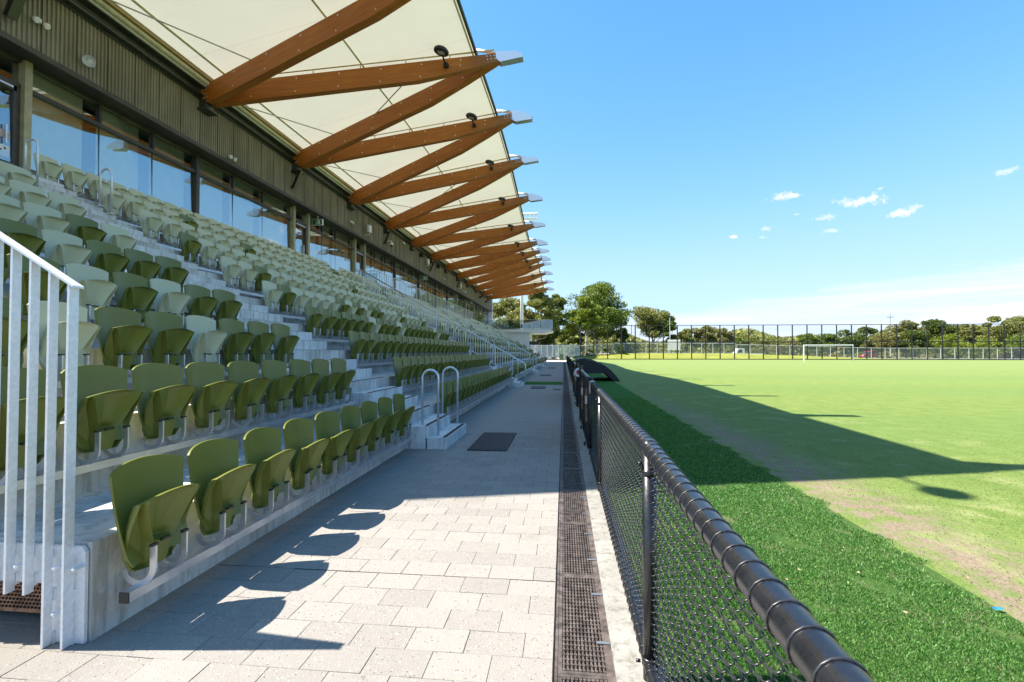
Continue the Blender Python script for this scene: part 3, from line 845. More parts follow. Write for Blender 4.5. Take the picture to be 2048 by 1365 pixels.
def slope_balustrade(y, x_lo, x_hi, label, step=0.115, r=0.011):
    t = thing('sloping_balustrade', label, 'balustrade', (x_lo, y, 0), group='sloping balustrades across the rows')
    def fz(x): return 0.02+max(0.0, (-1.76-x))*0.567
    n = int((x_lo-x_hi)/step)
    MB().tube([(0, 0, 0.0 if x_lo > -1.8 else fz(x_lo)), (0, 0, fz(x_lo)+.9), (-.03, 0, fz(x_lo)+.95), (x_hi-x_lo, 0, fz(x_hi)+.95)], .03, 8).obj('handrail', 'galvanised_steel', t, True)
    MB().tube([(-0.6, 0, fz(x_lo-.6)+.12), (x_hi-x_lo, 0, fz(x_hi)+.12)], .016, 6).obj('bottom_rail', 'galvanised_flat', t)
    for i in range(1, n):
        x = x_lo-i*step
        if x > -2.3: continue
        post = i % 12 == 0
        rr = .022 if post else r
        MB().box(x-x_lo-rr, x-x_lo+rr, -rr, rr, fz(x)+(-.1 if post else .12), fz(x)+.94).obj('post' if post else 'bar', 'galvanised_flat', t)
slope_balustrade(21.95, -1.74, -9.6, 'long galvanised balustrade sloping up across all rows from the second steps')
slope_balustrade(35.4, -2.5, -9.4, 'galvanised balustrade sloping up the rows half way along the stand', 0.13)
slope_balustrade(59.3, -2.5, -9.4, 'farthest galvanised balustrade sloping up the rows by the white wall', 0.14)

# platform rails: glass screen and balusters
ps = thing('platform_railing', 'steel railing with one glass panel along the raised platform by the windows', 'railing', (-10.75, PLAT0, ZD))
MB().box(-.98, -.04, -.006, .006, .10, .98).obj('glass_panel', 'clear_glass', ps)
for x in (-1.0, -0.02): MB().box(x-.022, x+.022, -.022, .022, 0.02, 1.08).obj('post', 'galvanised_flat', ps)
MB().box(-1.02, 0, -.03, .03, 1.08, 1.11).obj('top_rail', 'galvanised_flat', ps)
MB().box(-1.02, 0, -.03, .03, .02, .07).obj('bottom_rail', 'frame_brown', ps)
b = MB(); b.tube([(0, 0, 1.09), (0, PLAT1-PLAT0, 1.09)], .02, 6); b.tube([(0, 0, .12), (0, PLAT1-PLAT0, .12)], .015, 6); b.obj('long_rail', 'galvanised_flat', ps)
i = 0; yy = .3
while yy < PLAT1-PLAT0:
    rr = .022 if i % 4 == 0 else .009
    MB().box(-rr, rr, yy-rr, yy+rr, .03, 1.08).obj('post' if i % 4 == 0 else 'bar', 'galvanised_flat', ps); yy += .3; i += 1

# ================================================================== FACADE
ZH, ZT = 7.84, 7.26                 # window head and transom
YF0, YF1 = 2.3, 75.5
fb = MB()
fb.box(XG-0.12, XG+0.04, YF0, YF1, ZD-0.02, 5.452)                 # wall under the glass
fb.obj('sill_wall', 'wall_brown', stand)
MB().box(XG-0.1, XC+0.02, YF0, YF1, ZH, ZH+0.06).obj('soffit', 'soffit', stand)
MB().box(XC-0.03, XC+0.035, YF0, YF1, ZH-0.05, ZH+.07).obj('cladding_trim', 'frame_brown', stand)
back = MB(); back.box(-26, XC-0.10, YF0, YF1, ZH+0.08, 9.85); back.obj('upper_wall', 'wall_brown', stand)
# rooms behind the glass
rm = MB()
rm.box(-26, -25.8, YF0, YF1, 0, ZH+.08); rm.box(-26, XG-.3, YF0-0.15, YF0, 0, 9.85); rm.box(-26, XC-.1, YF1, YF1+.2, 0, 9.85)
rm.obj('rear_wall', 'interior', stand)
MB().box(-25.8, XG-.05, YF0, YF1, ZD-.03, ZD+.0).obj('room_floor', 'interior_floor', stand)
for yy in (20.2, 31.0, 45.0, 60.0): MB().box(-25.8, XG-.6, yy, yy+.15, ZD, ZH+.08).obj('partition', 'interior', stand)
cl_ = MB()
for yy in np.arange(6, 74, 3.1):
    for xx in (-13.5, -16.5, -19.5): cl_.box(xx-.6, xx+.6, yy-.09, yy+.09, ZH+.03, ZH+.075)
cl_.obj('ceiling_baffle', 'white_plastic', stand)

simple('blind_fabric', (.80, .77, .56), 0.9, 0, 0.06)
# mullions: (centre y, kind)
posts = [9.25, 19.75, 20.95, 25.95, 27.25, 52.0, 57.0, 58.6, 62.5]
doors = [(7.4, 9.1), (19.9, 20.85), (26.1, 27.15), (57.2, 58.5)]
mull_thick = [14.25, 32.6, 38.2, 43.4, 47.9]
mull_thin = [11.0, 12.6, 16.0, 17.7, 22.4, 23.8, 29.0, 30.8, 34.5, 36.4, 40.0, 41.7, 45.6, 50.0, 54.5, 64.5, 67.5, 70.5, 73.0, 4.0, 5.7]
allm = sorted(set([YF0+.05]+posts+mull_thick+mull_thin+[YF1-.05]))
pmesh = MB().box(-.02, .15, -.075, .075, 0, ZH-ZD-.002).mesh('window_post', 'post_olive')
for yy in posts: link('window_post', pmesh, stand, (XG, yy, ZD))
tmesh = MB().box(-.05, .09, -.07, .07, 0, ZH-ZD-.36).mesh('mullion', 'frame_brown')
nmesh = MB().box(-.05, .045, -.03, .03, 0, ZH-ZT).mesh('mullion', 'frame_brown')
jmesh = MB().box(-.012, .006, -.011, .011, 0, ZT-5.46).mesh('glass_joint', 'black_plastic')
for yy in mull_thick: link('mullion', tmesh, stand, (XG, yy, 5.46))
for yy in mull_thin:
    link('mullion', nmesh, stand, (XG, yy, ZT)); link('glass_joint', jmesh, stand, (XG, yy, 5.46))
h = MB(); h.box(XG-.05, XG+.06, YF0, YF1, ZH-.07, ZH); h.box(XG-.05, XG+.05, YF0, YF1, ZT-.045, ZT+.045); h.box(XG-.05, XG+.06, YF0, YF1, 5.455, 5.53)
h.obj('window_frame', 'frame_brown', stand)
for a, b in zip(allm[:-1], allm[1:]):
    isdoor = any(d0-.3 < (a+b)/2 < d1+.3 for d0, d1 in doors)
    if not isdoor and b-a > .6:
        MB().box(XG-.20, XG-.192, a+.10, b-.26, 5.5, ZH-.02).obj('roller_blind', 'blind_fabric', stand)
    tilt = random.gauss(0, .0035)
    for z0, z1, nm in ((5.53 if not isdoor else ZD+.03, ZT-.045, 'window_pane'), (ZT+.045, ZH-.07, 'transom_pane')):
        c = (a+b)/2
        w = MB().box(-.004, .004, a-c+.012, b-c-.012, z0-6.4, z1-6.4).obj(nm, 'window_glass', stand, loc=(XG+.0, c, 0))
        w.rotation_euler = (0, R(-1.1), tilt)
        w.location.z = 6.4
for d0, d1 in doors:
    c = (d0+d1)/2; f = MB(); w = (d1-d0)/2
    for sgn in (-1, 1): f.box(XG-.03, XG+.05, c+sgn*w-.06, c+sgn*w+.06, ZD+.01, ZT-.05)
    f.box(XG-.03, XG+.05, c-w, c+w, ZT-.16, ZT-.05); f.box(XG-.03, XG+.05, c-w, c+w, ZD+.01, ZD+.14)
    d = f.obj('door', 'frame_brown', stand)
    MB().box(XG+.05, XG+.09, c+w-.22, c+w-.19, 5.9, 6.3).obj('handle', 'aluminium', d)
    MB().box(XG+.05, XG+.10, c-w+.1, c+w-.1, ZT-.13, ZT-.09).obj('door_closer', 'aluminium', d)

# door notices at far left
for z0, z1, m_, lab in ((6.02, 6.18, 'cloth_pink', 'small pinkish notice stuck on the glass door at far left'), (5.62, 5.86, 'white_plastic', 'white notice with black marks on the glass door at far left')):
    t = thing('door_notice', lab, 'notice', (XG+.02, 8.80, z0))
    MB().box(0, .004, -.24, .21, 0, z1-z0).obj('sheet', m_, t)
    if m_ == 'white_plastic':
        g_ = MB(); g_.box(.005, .007, -.10, .06, .13, .15); g_.prism([(.06, .13), (.03, .13), (-.06, .05), (-.02, .05)], 'x', .005, .007); g_.box(.005, .007, .10, .14, .16, .20)
        g_.obj('printed_mark', 'black_plastic', t)

# cladding panels with trapezoid ribs
PW = 0.76
def clad_panel():
    b = MB(); n = 8; w = PW/n; pts = []
    for i in range(n):
        y = i*w
        pts += [(y, 0), (y+w*.34, 0), (y+w*.46, .028), (y+w*.86, .028)]
    pts.append((PW-.016, 0.0))
    for (ya, da), (yb, db) in zip(pts[:-1], pts[1:]):
        b.add([(-da, ya, ZH+.07), (-da, yb, ZH+.07), (-db, yb, 9.28), (-da, ya, 9.28)], [(0, 1, 2, 3)])
        b.v[-2] = (-db, yb, 9.28); b.v[-3] = (-db, yb, ZH+.07)
    b.box(-.004, .012, PW-.016, PW-.002, ZH+.07, 9.28)
    return b.mesh('cladding_panel', 'cladding')
cp = clad_panel()
yy = YF0
while yy < YF1-.3:
    link('cladding_panel', cp, stand, (XC, yy, 0)); yy += PW
# green channel beam and gutter above the cladding
ch = MB()
ch.prism([(XC-.05, 9.28), (XC+.02, 9.28), (XC+.02, 9.34), (XC+.16, 9.36), (XC+.16, 9.40), (XC+.05, 9.42), (XC+.05, 9.58), (XC+.20, 9.62), (XC+.20, 9.66), (XC-.05, 9.66)], 'y', 3.2, 73.0)
ch.obj('eaves_channel', 'channel_green', stand)
MB().tube([(XC+.29, 3.3, 9.74), (XC+.29, 73, 9.74)], .06, 12).obj('eaves_pipe', 'tube_olive', stand, True)
MB().box(XC+.17, XC+.24, 3.3, 73, 9.64, 10.02).obj('eaves_closure', 'white_plastic', stand)
MB().box(XC+.26, XC+.34, 3.3, 73, 9.86, 9.98).obj('eaves_flashing', 'flashing_tan', stand)
MB().box(-11.75, XC, YF1-.6, YF1+.35, 4.9, 9.6).obj('end_pier', 'galvanised_flat', stand)

# ================================================================== ROOF
roof = thing('grandstand_roof', 'cream membrane roof on zigzag brown timber beams over the seats', 'roof')
BAY = 5.12; YA0 = 13.775; XT = -2.24; XA = -11.0; ZA = 9.42
ks = np.array([-2, -1, 0, 1, 2, 3, 4, 5, 6, 7, 8, 9, 10, 11, 12]); zt_tab = np.array([10.85, 11.0, 11.46, 11.92, 11.96, 11.53, 11.04, 10.87, 11.17, 11.45, 11.78, 11.52, 11.1, 10.8, 10.7])
def ztip(k): return float(np.interp(k, ks, zt_tab))
def An(k): return Vector((XA, YA0+BAY*k, ZA))
def Tn(k): return Vector((XT, YA0+BAY*(k+.5), ztip(k)-0.02))

def beam(p, q, name='timber_beam'):
    """glulam from inner node p to tip q, its own x axis along the beam"""
    d = q-p; L = d.length; x = d.normalized(); y = Vector((0, 0, 1)).cross(x).normalized(); z = x.cross(y)
    b = MB(); w = .125
    prof = [(-.12, .30), (-.12, -.10), (.16, -.31), (L*.70, -.31), (L*.86, -.16), (L+.06, .02), (L+.14, .10), (L+.14, .27), (L+.08, .30)]
    n = len(prof)
    c = .014
    vs = []
    for (u, v) in prof: vs += [(u, -w, v), (u, w, v)]
    fs = [tuple(2*i for i in range(n)), tuple(2*i+1 for i in range(n-1, -1, -1))] + [(2*i, 2*i+1, 2*((i+1) % n)+1, 2*((i+1) % n)) for i in range(n)]
    fs = [tuple(reversed(f)) for f in fs]
    b.add(vs, fs)
    me = b.mesh(name, 'glulam_timber')
    o = link(name, me, roof); o.matrix_world = Matrix(((x.x, y.x, z.x, p.x), (x.y, y.y, z.y, p.y), (x.z, y.z, z.z, p.z), (0, 0, 0, 1)))
    # dowels
    dm = MB(); t_ = L/7
    for i in range(1, 7):
        for v in (.20, -.20 if i < 6 else .02):
            for sgn in (-1, 1): dm.lathe([(.021, 0), (.021, .006), (.012, .010)], (i*t_+v*.3, sgn*w, v), 8, (0, sgn, 0))
    for a_ in range(2):
        for b_ in range(3):
            for sgn in (-1, 1): dm.lathe([(.02, 0), (.02, .006)], (.03+a_*.11, sgn*w, .12-b_*.11), 8, (0, sgn, 0))
    for a_ in range(4):
        for b_ in range(2):
            for sgn in (-1, 1): dm.lathe([(.022, 0), (.022, .008)], (L-.36+a_*.13, sgn*w, .23-b_*.11), 8, (0, sgn, 0))
    dm.obj('dowel', 'galvanised_flat', o)
    return o
KA0, KA1 = -2, 11
for k in range(KA0, KA1+1):
    beam(An(k), Tn(k))
    if k < KA1: beam(An(k+1), Tn(k))
# tubes above the outgoing beams, bracing rods
def along(p, q, f, dz=0): return p.lerp(q, f)+Vector((0, 0, dz))
for k in range(KA0, KA1+1):
    p, q = An(k), Tn(k)
    tb_ = MB(); tb_.tube([along(p, q, .05, .52), along(p, q, .985, .50)], .032, 8)
    tb_.obj('edge_tube', 'tube_olive', roof, True)
    sm = MB()
    for f in (.18, .34, .50, .66, .82): sm.tube([along(p, q, f, .26), along(p, q, f, .51)], .020, 6)
    sm.obj('tube_strut', 'tube_olive', roof)
    if k < KA1:
        rd = MB(); a0 = Vector((XA+.2, YA0+BAY*(k+.28), ZA+.44)); rd.tube([a0, along(An(k+1), Tn(k), .22, .32)], .018, 6)
        if k % 2 == 0: rd.tube([along(An(k), Tn(k), .72, .30), along(An(k+1), Tn(k), .42, .32)], .022, 6)
        rd.obj('bracing_rod', 'rod_grey', roof)
# membrane
def zmem(X, Y):
    k = (Y-YA0)/BAY-.5
    f = (X-XA)/(XT-XA)
    z1 = np.interp(k, ks, zt_tab)+.52
    z0 = ZA+.50
    # slight scallop between the supports
    sag = 0.05*np.sin(np.pi*(k % 1.0))*np.sin(np.pi*np.clip(f, 0, 1))
    return z0+(z1-z0)*f+sag
nx, ny = 14, 15*8+1
XE = -2.98
V = []
for i in range(nx):
    X = (XA+.02)+(XE-XA-.02)*i/(nx-1)
    f = (X-XA)/(XT-XA)
    ya = YA0+BAY*(KA0+.5*f)-.14; yb = YA0+BAY*(KA1+.5*f)+.14
    for j in range(ny):
        Y = ya+(yb-ya)*j/(ny-1); V.append((X, Y, float(zmem(X, Y))))
F = [(i*ny+j, (i+1)*ny+j, (i+1)*ny+j+1, i*ny+j+1) for i in range(nx-1) for j in range(ny-1)]
mb = MB(); mb.add(V, F); mo = mb.obj('membrane', 'membrane', roof, True)
def mem_line(X, dz, r, name, m, k0=KA0, k1=KA1):
    f = (X-XA)/(XT-XA); ya = YA0+BAY*(k0+.5*f)-.1; yb = YA0+BAY*(k1+.5*f)+.1
    MB().tube([(X, Y, float(zmem(X, Y))+dz) for Y in np.linspace(ya, yb, 90)], r, 8).obj(name, m, roof, True)
mem_line(-10.35, -.035, .032, 'purlin', 'tube_olive')
mem_line(-6.55, -.04, .030, 'purlin', 'tube_olive')
mem_line(XE, -.02, .055, 'front_edge_tube', 'channel_green')
mem_line(XE-.10, -.05, .03, 'edge_welt', 'tube_olive')
# steel noses on the beam tips
for k in range(KA0, KA1+1):
    q = Tn(k)
    e = link('tip_bracket', None, roof, tuple(q))
    alt = k % 2 == 0
    if alt: prof = [(-.05, .33), (.62, .33), (.86, .22), (.88, .10), (.10, -.02), (-.05, .10)]
    else: prof = [(-.05, .40), (.25, .40), (.82, .16), (.88, -.02), (.12, -.10), (-.05, .0)]
    pl_ = MB()
    for yy in (-.15, .15): pl_.prism(prof, 'y', yy-.006, yy+.006)
    pl_.prism([(.10, .0), (.88, .09), (.88, .10), (.10, .012)], 'y', -.144, .144)
    pl_.obj('plate', 'galvanised_steel', e)
    MB().tube([(-.75, 0, .52), (.22, 0, .34 if alt else .33)], .055, 10).obj('nose_tube', 'galvanised_flat', e, True)

# wall brackets under the beam feet
for k in range(KA0, KA1+1):
    p = An(k); b = MB()
    b.box(-11.2, -10.92, p.y-.16, p.y+.16, 8.98, 9.28); b.box(-11.2, -10.80, p.y-.24, p.y+.24, 8.93, 8.98)
    b.obj('beam_shoe', 'channel_green', roof)

# round lamps hung on the beams
ld = MB().lathe([(.10, .16), (.20, .13), (.245, .08), (.245, .02), (.22, .0)], (0, 0, 0), 24)
ld_me = ld.mesh('housing', 'black_plastic', False)
ln_me = MB().box(-.11, .11, -.09, .09, -.006, .004).mesh('lens', 'lamp_lens')
sk_me = MB().tube([(0, .05, .06), (0, .4, .02), (0, .66, .0)], .03, 8).lathe([(.09, .0), (.10, .05), (.09, .12)], (0, .62, 0), 12, (0, 1, 0)).mesh('stem', 'black_plastic')
for k in range(KA0, KA1+1):
    q = along(An(k), Tn(k), .81)
    t = thing('round_floodlight', f'black disc-shaped lamp on the {ordinal(k+3)} outgoing timber beam from the near end', 'floodlight', (q.x, q.y-.85, q.z+.05), group='round lamps under the roof')
    h_ = link('housing', ld_me, t); h_.rotation_euler = (0, R(14), 0)
    link('lens', ln_me, h_); link('stem', sk_me, t)

# black braces on the cladding
for k, lab in ((-1, 'black slanted speaker bar at the top left corner'), (1, 'black slanted speaker bar below the second visible beam foot'), (3, 'black slanted speaker bar below the fourth visible beam foot'), (5, 'black slanted speaker bar below the sixth visible beam foot'), (7, 'farthest black slanted speaker bar on the cladding')):
    t = thing('speaker_bar', lab, 'speaker', (XC+.03, YA0+BAY*k-.22, 8.92), group='black slanted bars on the cladding')
    MB().tube([(.0, 0, -.02), (.40, 0, .0)], 0, flat=(.10, .06)).obj('bracket', 'black_coating', t)
    MB().tube([(.40, 0, .02), (.08, 0, -.72)], 0, flat=(.18, .12)).obj('body', 'black_coating', t)
# twin spotlights, horns, cameras, exit signs
def twin_lamp(y, z, lab, m='white_plastic'):
    t = thing('twin_lamp', lab, 'lamp', (XC, y, z), group='small twin lamps on the cladding')
    for s_ in (-.13, .13):
        h_ = MB().lathe([(.02, 0), (.06, .03), (.068, .08), (.055, .095)], (.07, s_*.8, -.02), 12, (.8, .2, -.55)).obj('lamp_head', m, t)
    MB().box(-.03, .08, -.05, .05, -.04, .04).obj('mount', m, t)
twin_lamp(9.0, 8.55, 'pair of small round lamps at the far left of the cladding')
twin_lamp(15.0, 8.05, 'pair of white round lamps just above the near windows')
twin_lamp(24.2, 8.35, 'pair of white round lamps left of the floodlight on the cladding')
twin_lamp(32.5, 9.1, 'pair of white round lamps under the eaves channel')
twin_lamp(44.0, 8.3, 'distant pair of round lamps on the cladding')
hn = thing('horn_speaker', 'grey horn loudspeaker on the cladding above the nearest window', 'speaker', (XC, 10.15, 8.35))
MB().lathe([(.04, 0), (.05, .12), (.09, .22), (.125, .30), (.115, .29), (.05, .16)], (.08, 0, 0), 18, (.55, -.70, -.40)).obj('horn', 'galvanised_flat', hn)
MB().box(-.02, .12, -.04, .04, -.12, .06).obj('bracket', 'galvanised_flat', hn)
def wall_flood(y, z, lab):
    t = thing('wall_floodlight', lab, 'floodlight', (XC, y, z), group='white floodlights on the cladding')
    MB().tube([(-.02, 0, -.1), (.28, 0, -.1), (.28, 0, .02)], .03, 8).obj('bracket', 'white_plastic', t)
    h_ = MB().box(.22, .34, -.16, .16, .02, .42).obj('housing', 'white_plastic', t); MB().box(.20, .22, -.13, .13, .05, .39).obj('lens', 'black_plastic', h_)
wall_flood(26.1, 8.2, 'white square floodlight on an arm on the cladding'); wall_flood(38.0, 8.55, 'white floodlight beyond the dome camera'); wall_flood(50.5, 8.3, 'distant white floodlight near the far black bar')
def dome_cam(y, z, lab):
    t = thing('security_camera', lab, 'camera', (XC, y, z), group='dome cameras on the cladding')
    MB().tube([(-.02, 0, .0), (.34, 0, .04), (.36, 0, -.06)], .035, 8).obj('arm', 'white_plastic', t)
    MB().lathe([(.05, .0), (.10, -.04), (.11, -.15), (.10, -.17)], (.36, 0, -.06), 14).obj('housing', 'white_plastic', t)
    MB().lathe([(.10, -.0), (.085, -.06), (.04, -.10)], (.36, 0, -.23), 14).obj('dome', 'black_plastic', t)
dome_cam(29.4, 8.45, 'white dome camera on a wall arm beside the black bar'); dome_cam(52.5, 8.2, 'distant white dome camera on the cladding')
for yy, zz, lab in ((36.5, 9.0, 'black wall speaker near the sixth beam foot'), (41.5, 9.0, 'black wall speaker beyond the sixth beam foot'), (63.0, 8.7, 'black wall speaker near the far corner of the facade'), (68.0, 8.6, 'last black wall speaker at the facade end')):
    t = thing('wall_speaker', lab, 'speaker', (XC, yy, zz), group='black speakers on the cladding')
    MB().box(.1, .34, -.2, .2, -.12, .16).obj('cabinet', 'black_plastic', t); MB().box(-.02, .12, -.03, .03, -.03, .03).obj('bracket', 'black_plastic', t)
def exit_sign(y, lab):
    t = thing('exit_sign', lab, 'exit sign', (XC-.25, y, ZH-.30), group='running man exit signs')
    MB().box(-.25, .25, -.05, .05, -.14, .14).obj('box', 'white_plastic', t)
    MB().box(-.23, .23, -.056, -.051, -.12, .12).obj('panel', 'exit_green', t)
    m = MB()
    m.box(.03, .14, -.060, -.0565, -.10, .10)
    m.obj('doorway_mark', 'white_plastic', t)
    g_ = MB(); g_.lathe([(.018, 0), (.018, .002)], (-.02, -.0605, .065), 8, (0, -1, 0)); g_.prism([(-.03, .045), (.01, .04), (0, -.02), (-.05, -.015)], 'y', -.0645, -.0612)
    g_.prism([(-.04, -.02), (-.01, -.02), (.04, -.06), (.03, -.09), (-.03, -.045), (-.08, -.07), (-.09, -.05)], 'y', -.0645, -.0612)
    g_.obj('running_figure', 'white_plastic', t)
    MB().box(-.02, .02, -.02, .02, .14, .31).obj('hanger', 'white_plastic', t)
exit_sign(21.35, 'green exit sign hung under the soffit by the near doorway'); exit_sign(38.6, 'exit sign half way along the windows'); exit_sign(58.8, 'farthest exit sign by the dark doorway')

# ================================================================== FAR END: balcony and white wall
bb = thing('balcony', 'white walled end building with a projecting glass fronted balcony', 'balcony', (-6, 66, 0))
o_ = (-6, 66, 0)
MB().box(-11.4-o_[0], -4.75-o_[0], .3, 7, 0, 4.15).obj('wall', 'white_paint', bb)
MB().prism([(-11.4-o_[0], 4.15), (-4.75-o_[0], 4.15), (-2.6-o_[0], 4.15), (-1.55-o_[0], 4.38), (-1.55-o_[0], 4.55), (-11.4-o_[0], 4.55)], 'y', 0, 8).obj('slab', 'white_paint', bb)
for i in range(6):
    xx = -10.9+i*1.56
    MB().box(xx-o_[0], xx+1.5-o_[0], .02, .035, 4.60, 5.85).obj('glass_panel', 'clear_glass', bb)
MB().box(-1.60-o_[0], -1.585-o_[0], .1, 8, 4.6, 5.85).obj('glass_panel', 'clear_glass', bb)
b = MB(); b.box(-11.0-o_[0], -1.5-o_[0], 0, .05, 5.86, 5.90); b.box(-11.0-o_[0], -1.5-o_[0], 0, .05, 4.56, 4.60); b.box(-1.62-o_[0], -1.50-o_[0], 0, .08, 4.3, 5.92); b.obj('rail', 'galvanised_flat', bb)
b = MB()
for i in range(17):
    xx = -10.6+i*.52; b.prism([(.9, 4.75), (1.3, 4.75), (1.3, 4.85), (.95, 4.9), (.85, 5.3), (.78, 5.3)], 'x', xx-o_[0], xx+.45-o_[0])
b.obj('balcony_seat', 'seat_olive', bb)
MB().box(-4.74-o_[0], -3.4-o_[0], 1.0, 3.0, 2.5, 2.95).obj('awning', 'frame_brown', bb)
MB().box(-4.749-o_[0], -4.70-o_[0], 1.2, 2.6, 0, 2.4).obj('door', 'frame_brown', bb)

# floodlight mast behind
ml = thing('floodlight_mast', 'tall grey floodlight mast behind the stand with a rack of lamps', 'floodlight', (-7.1, 82, 0))
MB().tube([(0, 0, 0), (0, 0, 25.5)], [.32, .2], 12).obj('pole', 'galvanised_flat', ml, True)
b = MB(); b.tube([(-2.4, 0, 25.0), (2.6, 0, 25.0)], .05, 6); b.tube([(-2.4, 0, 24.2), (2.6, 0, 24.2)], .05, 6); b.obj('crossarm', 'galvanised_flat', ml)
for zz in (25.0, 24.2):
    for i in range(8):
        xx = -2.3+i*.68
        MB().add([(xx-.25, -.1, zz-.22), (xx+.25, -.1, zz-.22), (xx+.30, -.45, zz+.05), (xx-.30, -.45, zz+.05), (xx-.2, .15, zz-.05), (xx+.2, .15, zz-.05), (xx+.22, -.2, zz+.22), (xx-.22, -.2, zz+.22)],
                 [(0,1,2,3),(7,6,5,4),(0,4,5,1),(1,5,6,2),(2,6,7,3),(3,7,4,0)]).obj('lamp', 'white_plastic', ml)

# ================================================================== NEAR FENCE
XF = 0.395; ZR = 1.057
nf = thing('pitch_fence', 'black chain-link fence with a thick wire-bound top rail beside the camera', 'fence', (XF, 0, 0))
FY0, FY1 = -1.2, 7.15
def sag(y): return ZR - (0.034*math.sin(math.pi*(y+.7)/2.99) if -.7 < y < 2.29 else 0.0)     # the long span gives a little
MB().tube([(0, FY0+(FY1-FY0)*i/60, sag(FY0+(FY1-FY0)*i/60)) for i in range(61)], .0375, 24).obj('top_rail', 'black_coating', nf, True)
MB().tube([(-.012, FY0, .075), (-.012, FY1, .075)], .026, 16).obj('bottom_rail', 'black_coating', nf, True)
for yy in (-.7, 2.29, 5.27):
    p = MB().tube([(-.005, yy, -.05), (-.005, yy, ZR-.02)], .0335, 20).obj('post', 'black_coating', nf, True)
    c = MB()
    c.lathe([(.039, -.028), (.041, -.02), (.041, .02), (.039, .028)], (0, yy, ZR), 18, (0, 1, 0))
    c.lathe([(.036, -.012), (.039, -.008), (.039, .008), (.036, .012)], (-.005, yy, ZR-.11), 16)
    c.lathe([(.010, 0), (.010, .012)], (-.045, yy-.012, ZR-.07), 8, (-1, 0, 0)); c.tube([(-.045, yy, ZR-.07), (-.02, yy, ZR-.04)], .008, 6)
    c.lathe([(.036, -.012), (.039, -.008), (.039, .008), (.036, .012)], (-.005, yy, .10), 16); c.lathe([(.008, 0), (.008, .02)], (-.05, yy, .09), 8, (-1, 0, 0))
    c.obj('clamp', 'black_coating', p, True)
e = MB().tube([(-.005, FY1, -.05), (-.005, FY1, 1.10)], .03, 14); e.lathe([(.034, 0), (.034, .02), (.015, .035)], (-.005, FY1, 1.10), 14)
e.obj('end_post', 'black_coating', nf, True)
# wire bindings round the rails
def bindings(zf_, r, y0, y1, pitch, xoff=0.0):
    b = MB()
    yy = y0
    while yy < y1:
        pts = []; zc = zf_(yy)
        for a in range(0, 17):
            an = 2*math.pi*a/16
            pts.append((xoff+(r+.0015)*math.cos(an), yy+pitch*.16*a/16, zc+(r+.0015)*math.sin(an)))
        b.tube(pts, .0027, 5, False); yy += pitch
    return b
bindings(sag, .0375, FY0, FY1-.25, .081).obj('rail_binding', 'black_wire', nf, True, kind='stuff')
bindings(lambda y: .075, .026, FY0, FY1, .092, -.012).obj('rail_binding', 'black_wire', nf, True, kind='stuff')
# woven mesh: zigzag wires hooked through each other
def chain_link(x, y0, y1, z0, z1, w, r, n=5, d=.0062, top=None):
    Vs, Fs, o = [], [], 0
    cnt = int((y1-y0)/w)
    half = w*0.62
    rows = int((z1-z0)/(w*.5))
    for i in range(cnt):
        yc = y0+(i+.5)*w
        ph = 1 if i % 2 else -1
        pts = []
        for j in range(rows+1):
            sgn = 1 if (j % 2) else -1
            z = z0+((top(yc) if top else z1)-z0)*j/rows
            jit = .0012*math.sin(i*7.3+j*3.1)
            pts.append((x+d*sgn, yc+sgn*w*.5*1.06+jit, z-.003)); pts.append((x-d*sgn, yc+sgn*w*.5*1.06+jit, z+.003))
        P = np.array(pts); ring = []
        an = np.arange(n)*2*np.pi/n
        offs = np.stack([np.cos(an)*r, np.sin(an)*r*.75, np.sin(an)*r*.75], 1)
        V = (P[:, None, :]+offs[None]).reshape(-1, 3)
        m = len(P); f = []
        for j in range(m-1):
            for k in range(n): f.append((j*n+k, j*n+(k+1) % n, (j+1)*n+(k+1) % n, (j+1)*n+k))
        Vs.append(V); Fs.append(np.array(f)+o); o += len(V)
    return np.concatenate(Vs), np.concatenate(Fs)
V, F = chain_link(0, FY0, FY1, .085, ZR-.038, .0525, .0024, 5, .0062, lambda y: sag(y)-.036)
link('chain_mesh', np_mesh('chain_mesh', V, F, 'black_wire', True), nf, kind='stuff')
cloth = MB()
pts = []
for i in range(9):
    a = R(-50+35*i); 
    pts.append((math.cos(a)*.037 if i < 7 else -.035, 0, math.sin(a)*.037 if i < 7 else -.03-.05*(i-6)))
for j in range(5):
    for q in pts: cloth.v.append((q[0]-.012*(j % 2)*(q[2] < -.02), -.10+j*.045, q[2]+.004*math.sin(j*2.1)))
for j in range(4):
    for i in range(len(pts)-1): a = j*len(pts)+i; cloth.f.append((a, a+1, a+len(pts)+1, a+len(pts)))
o = cloth.obj('glove', 'cloth_pink', None, True, loc=(XF, 6.75, ZR), label='pale pink cloth draped over the end of the black rail', cat='cloth'); o.name = 'draped_cloth'
m_ = o.modifiers.new('thick', 'SOLIDIFY'); m_.thickness = .006

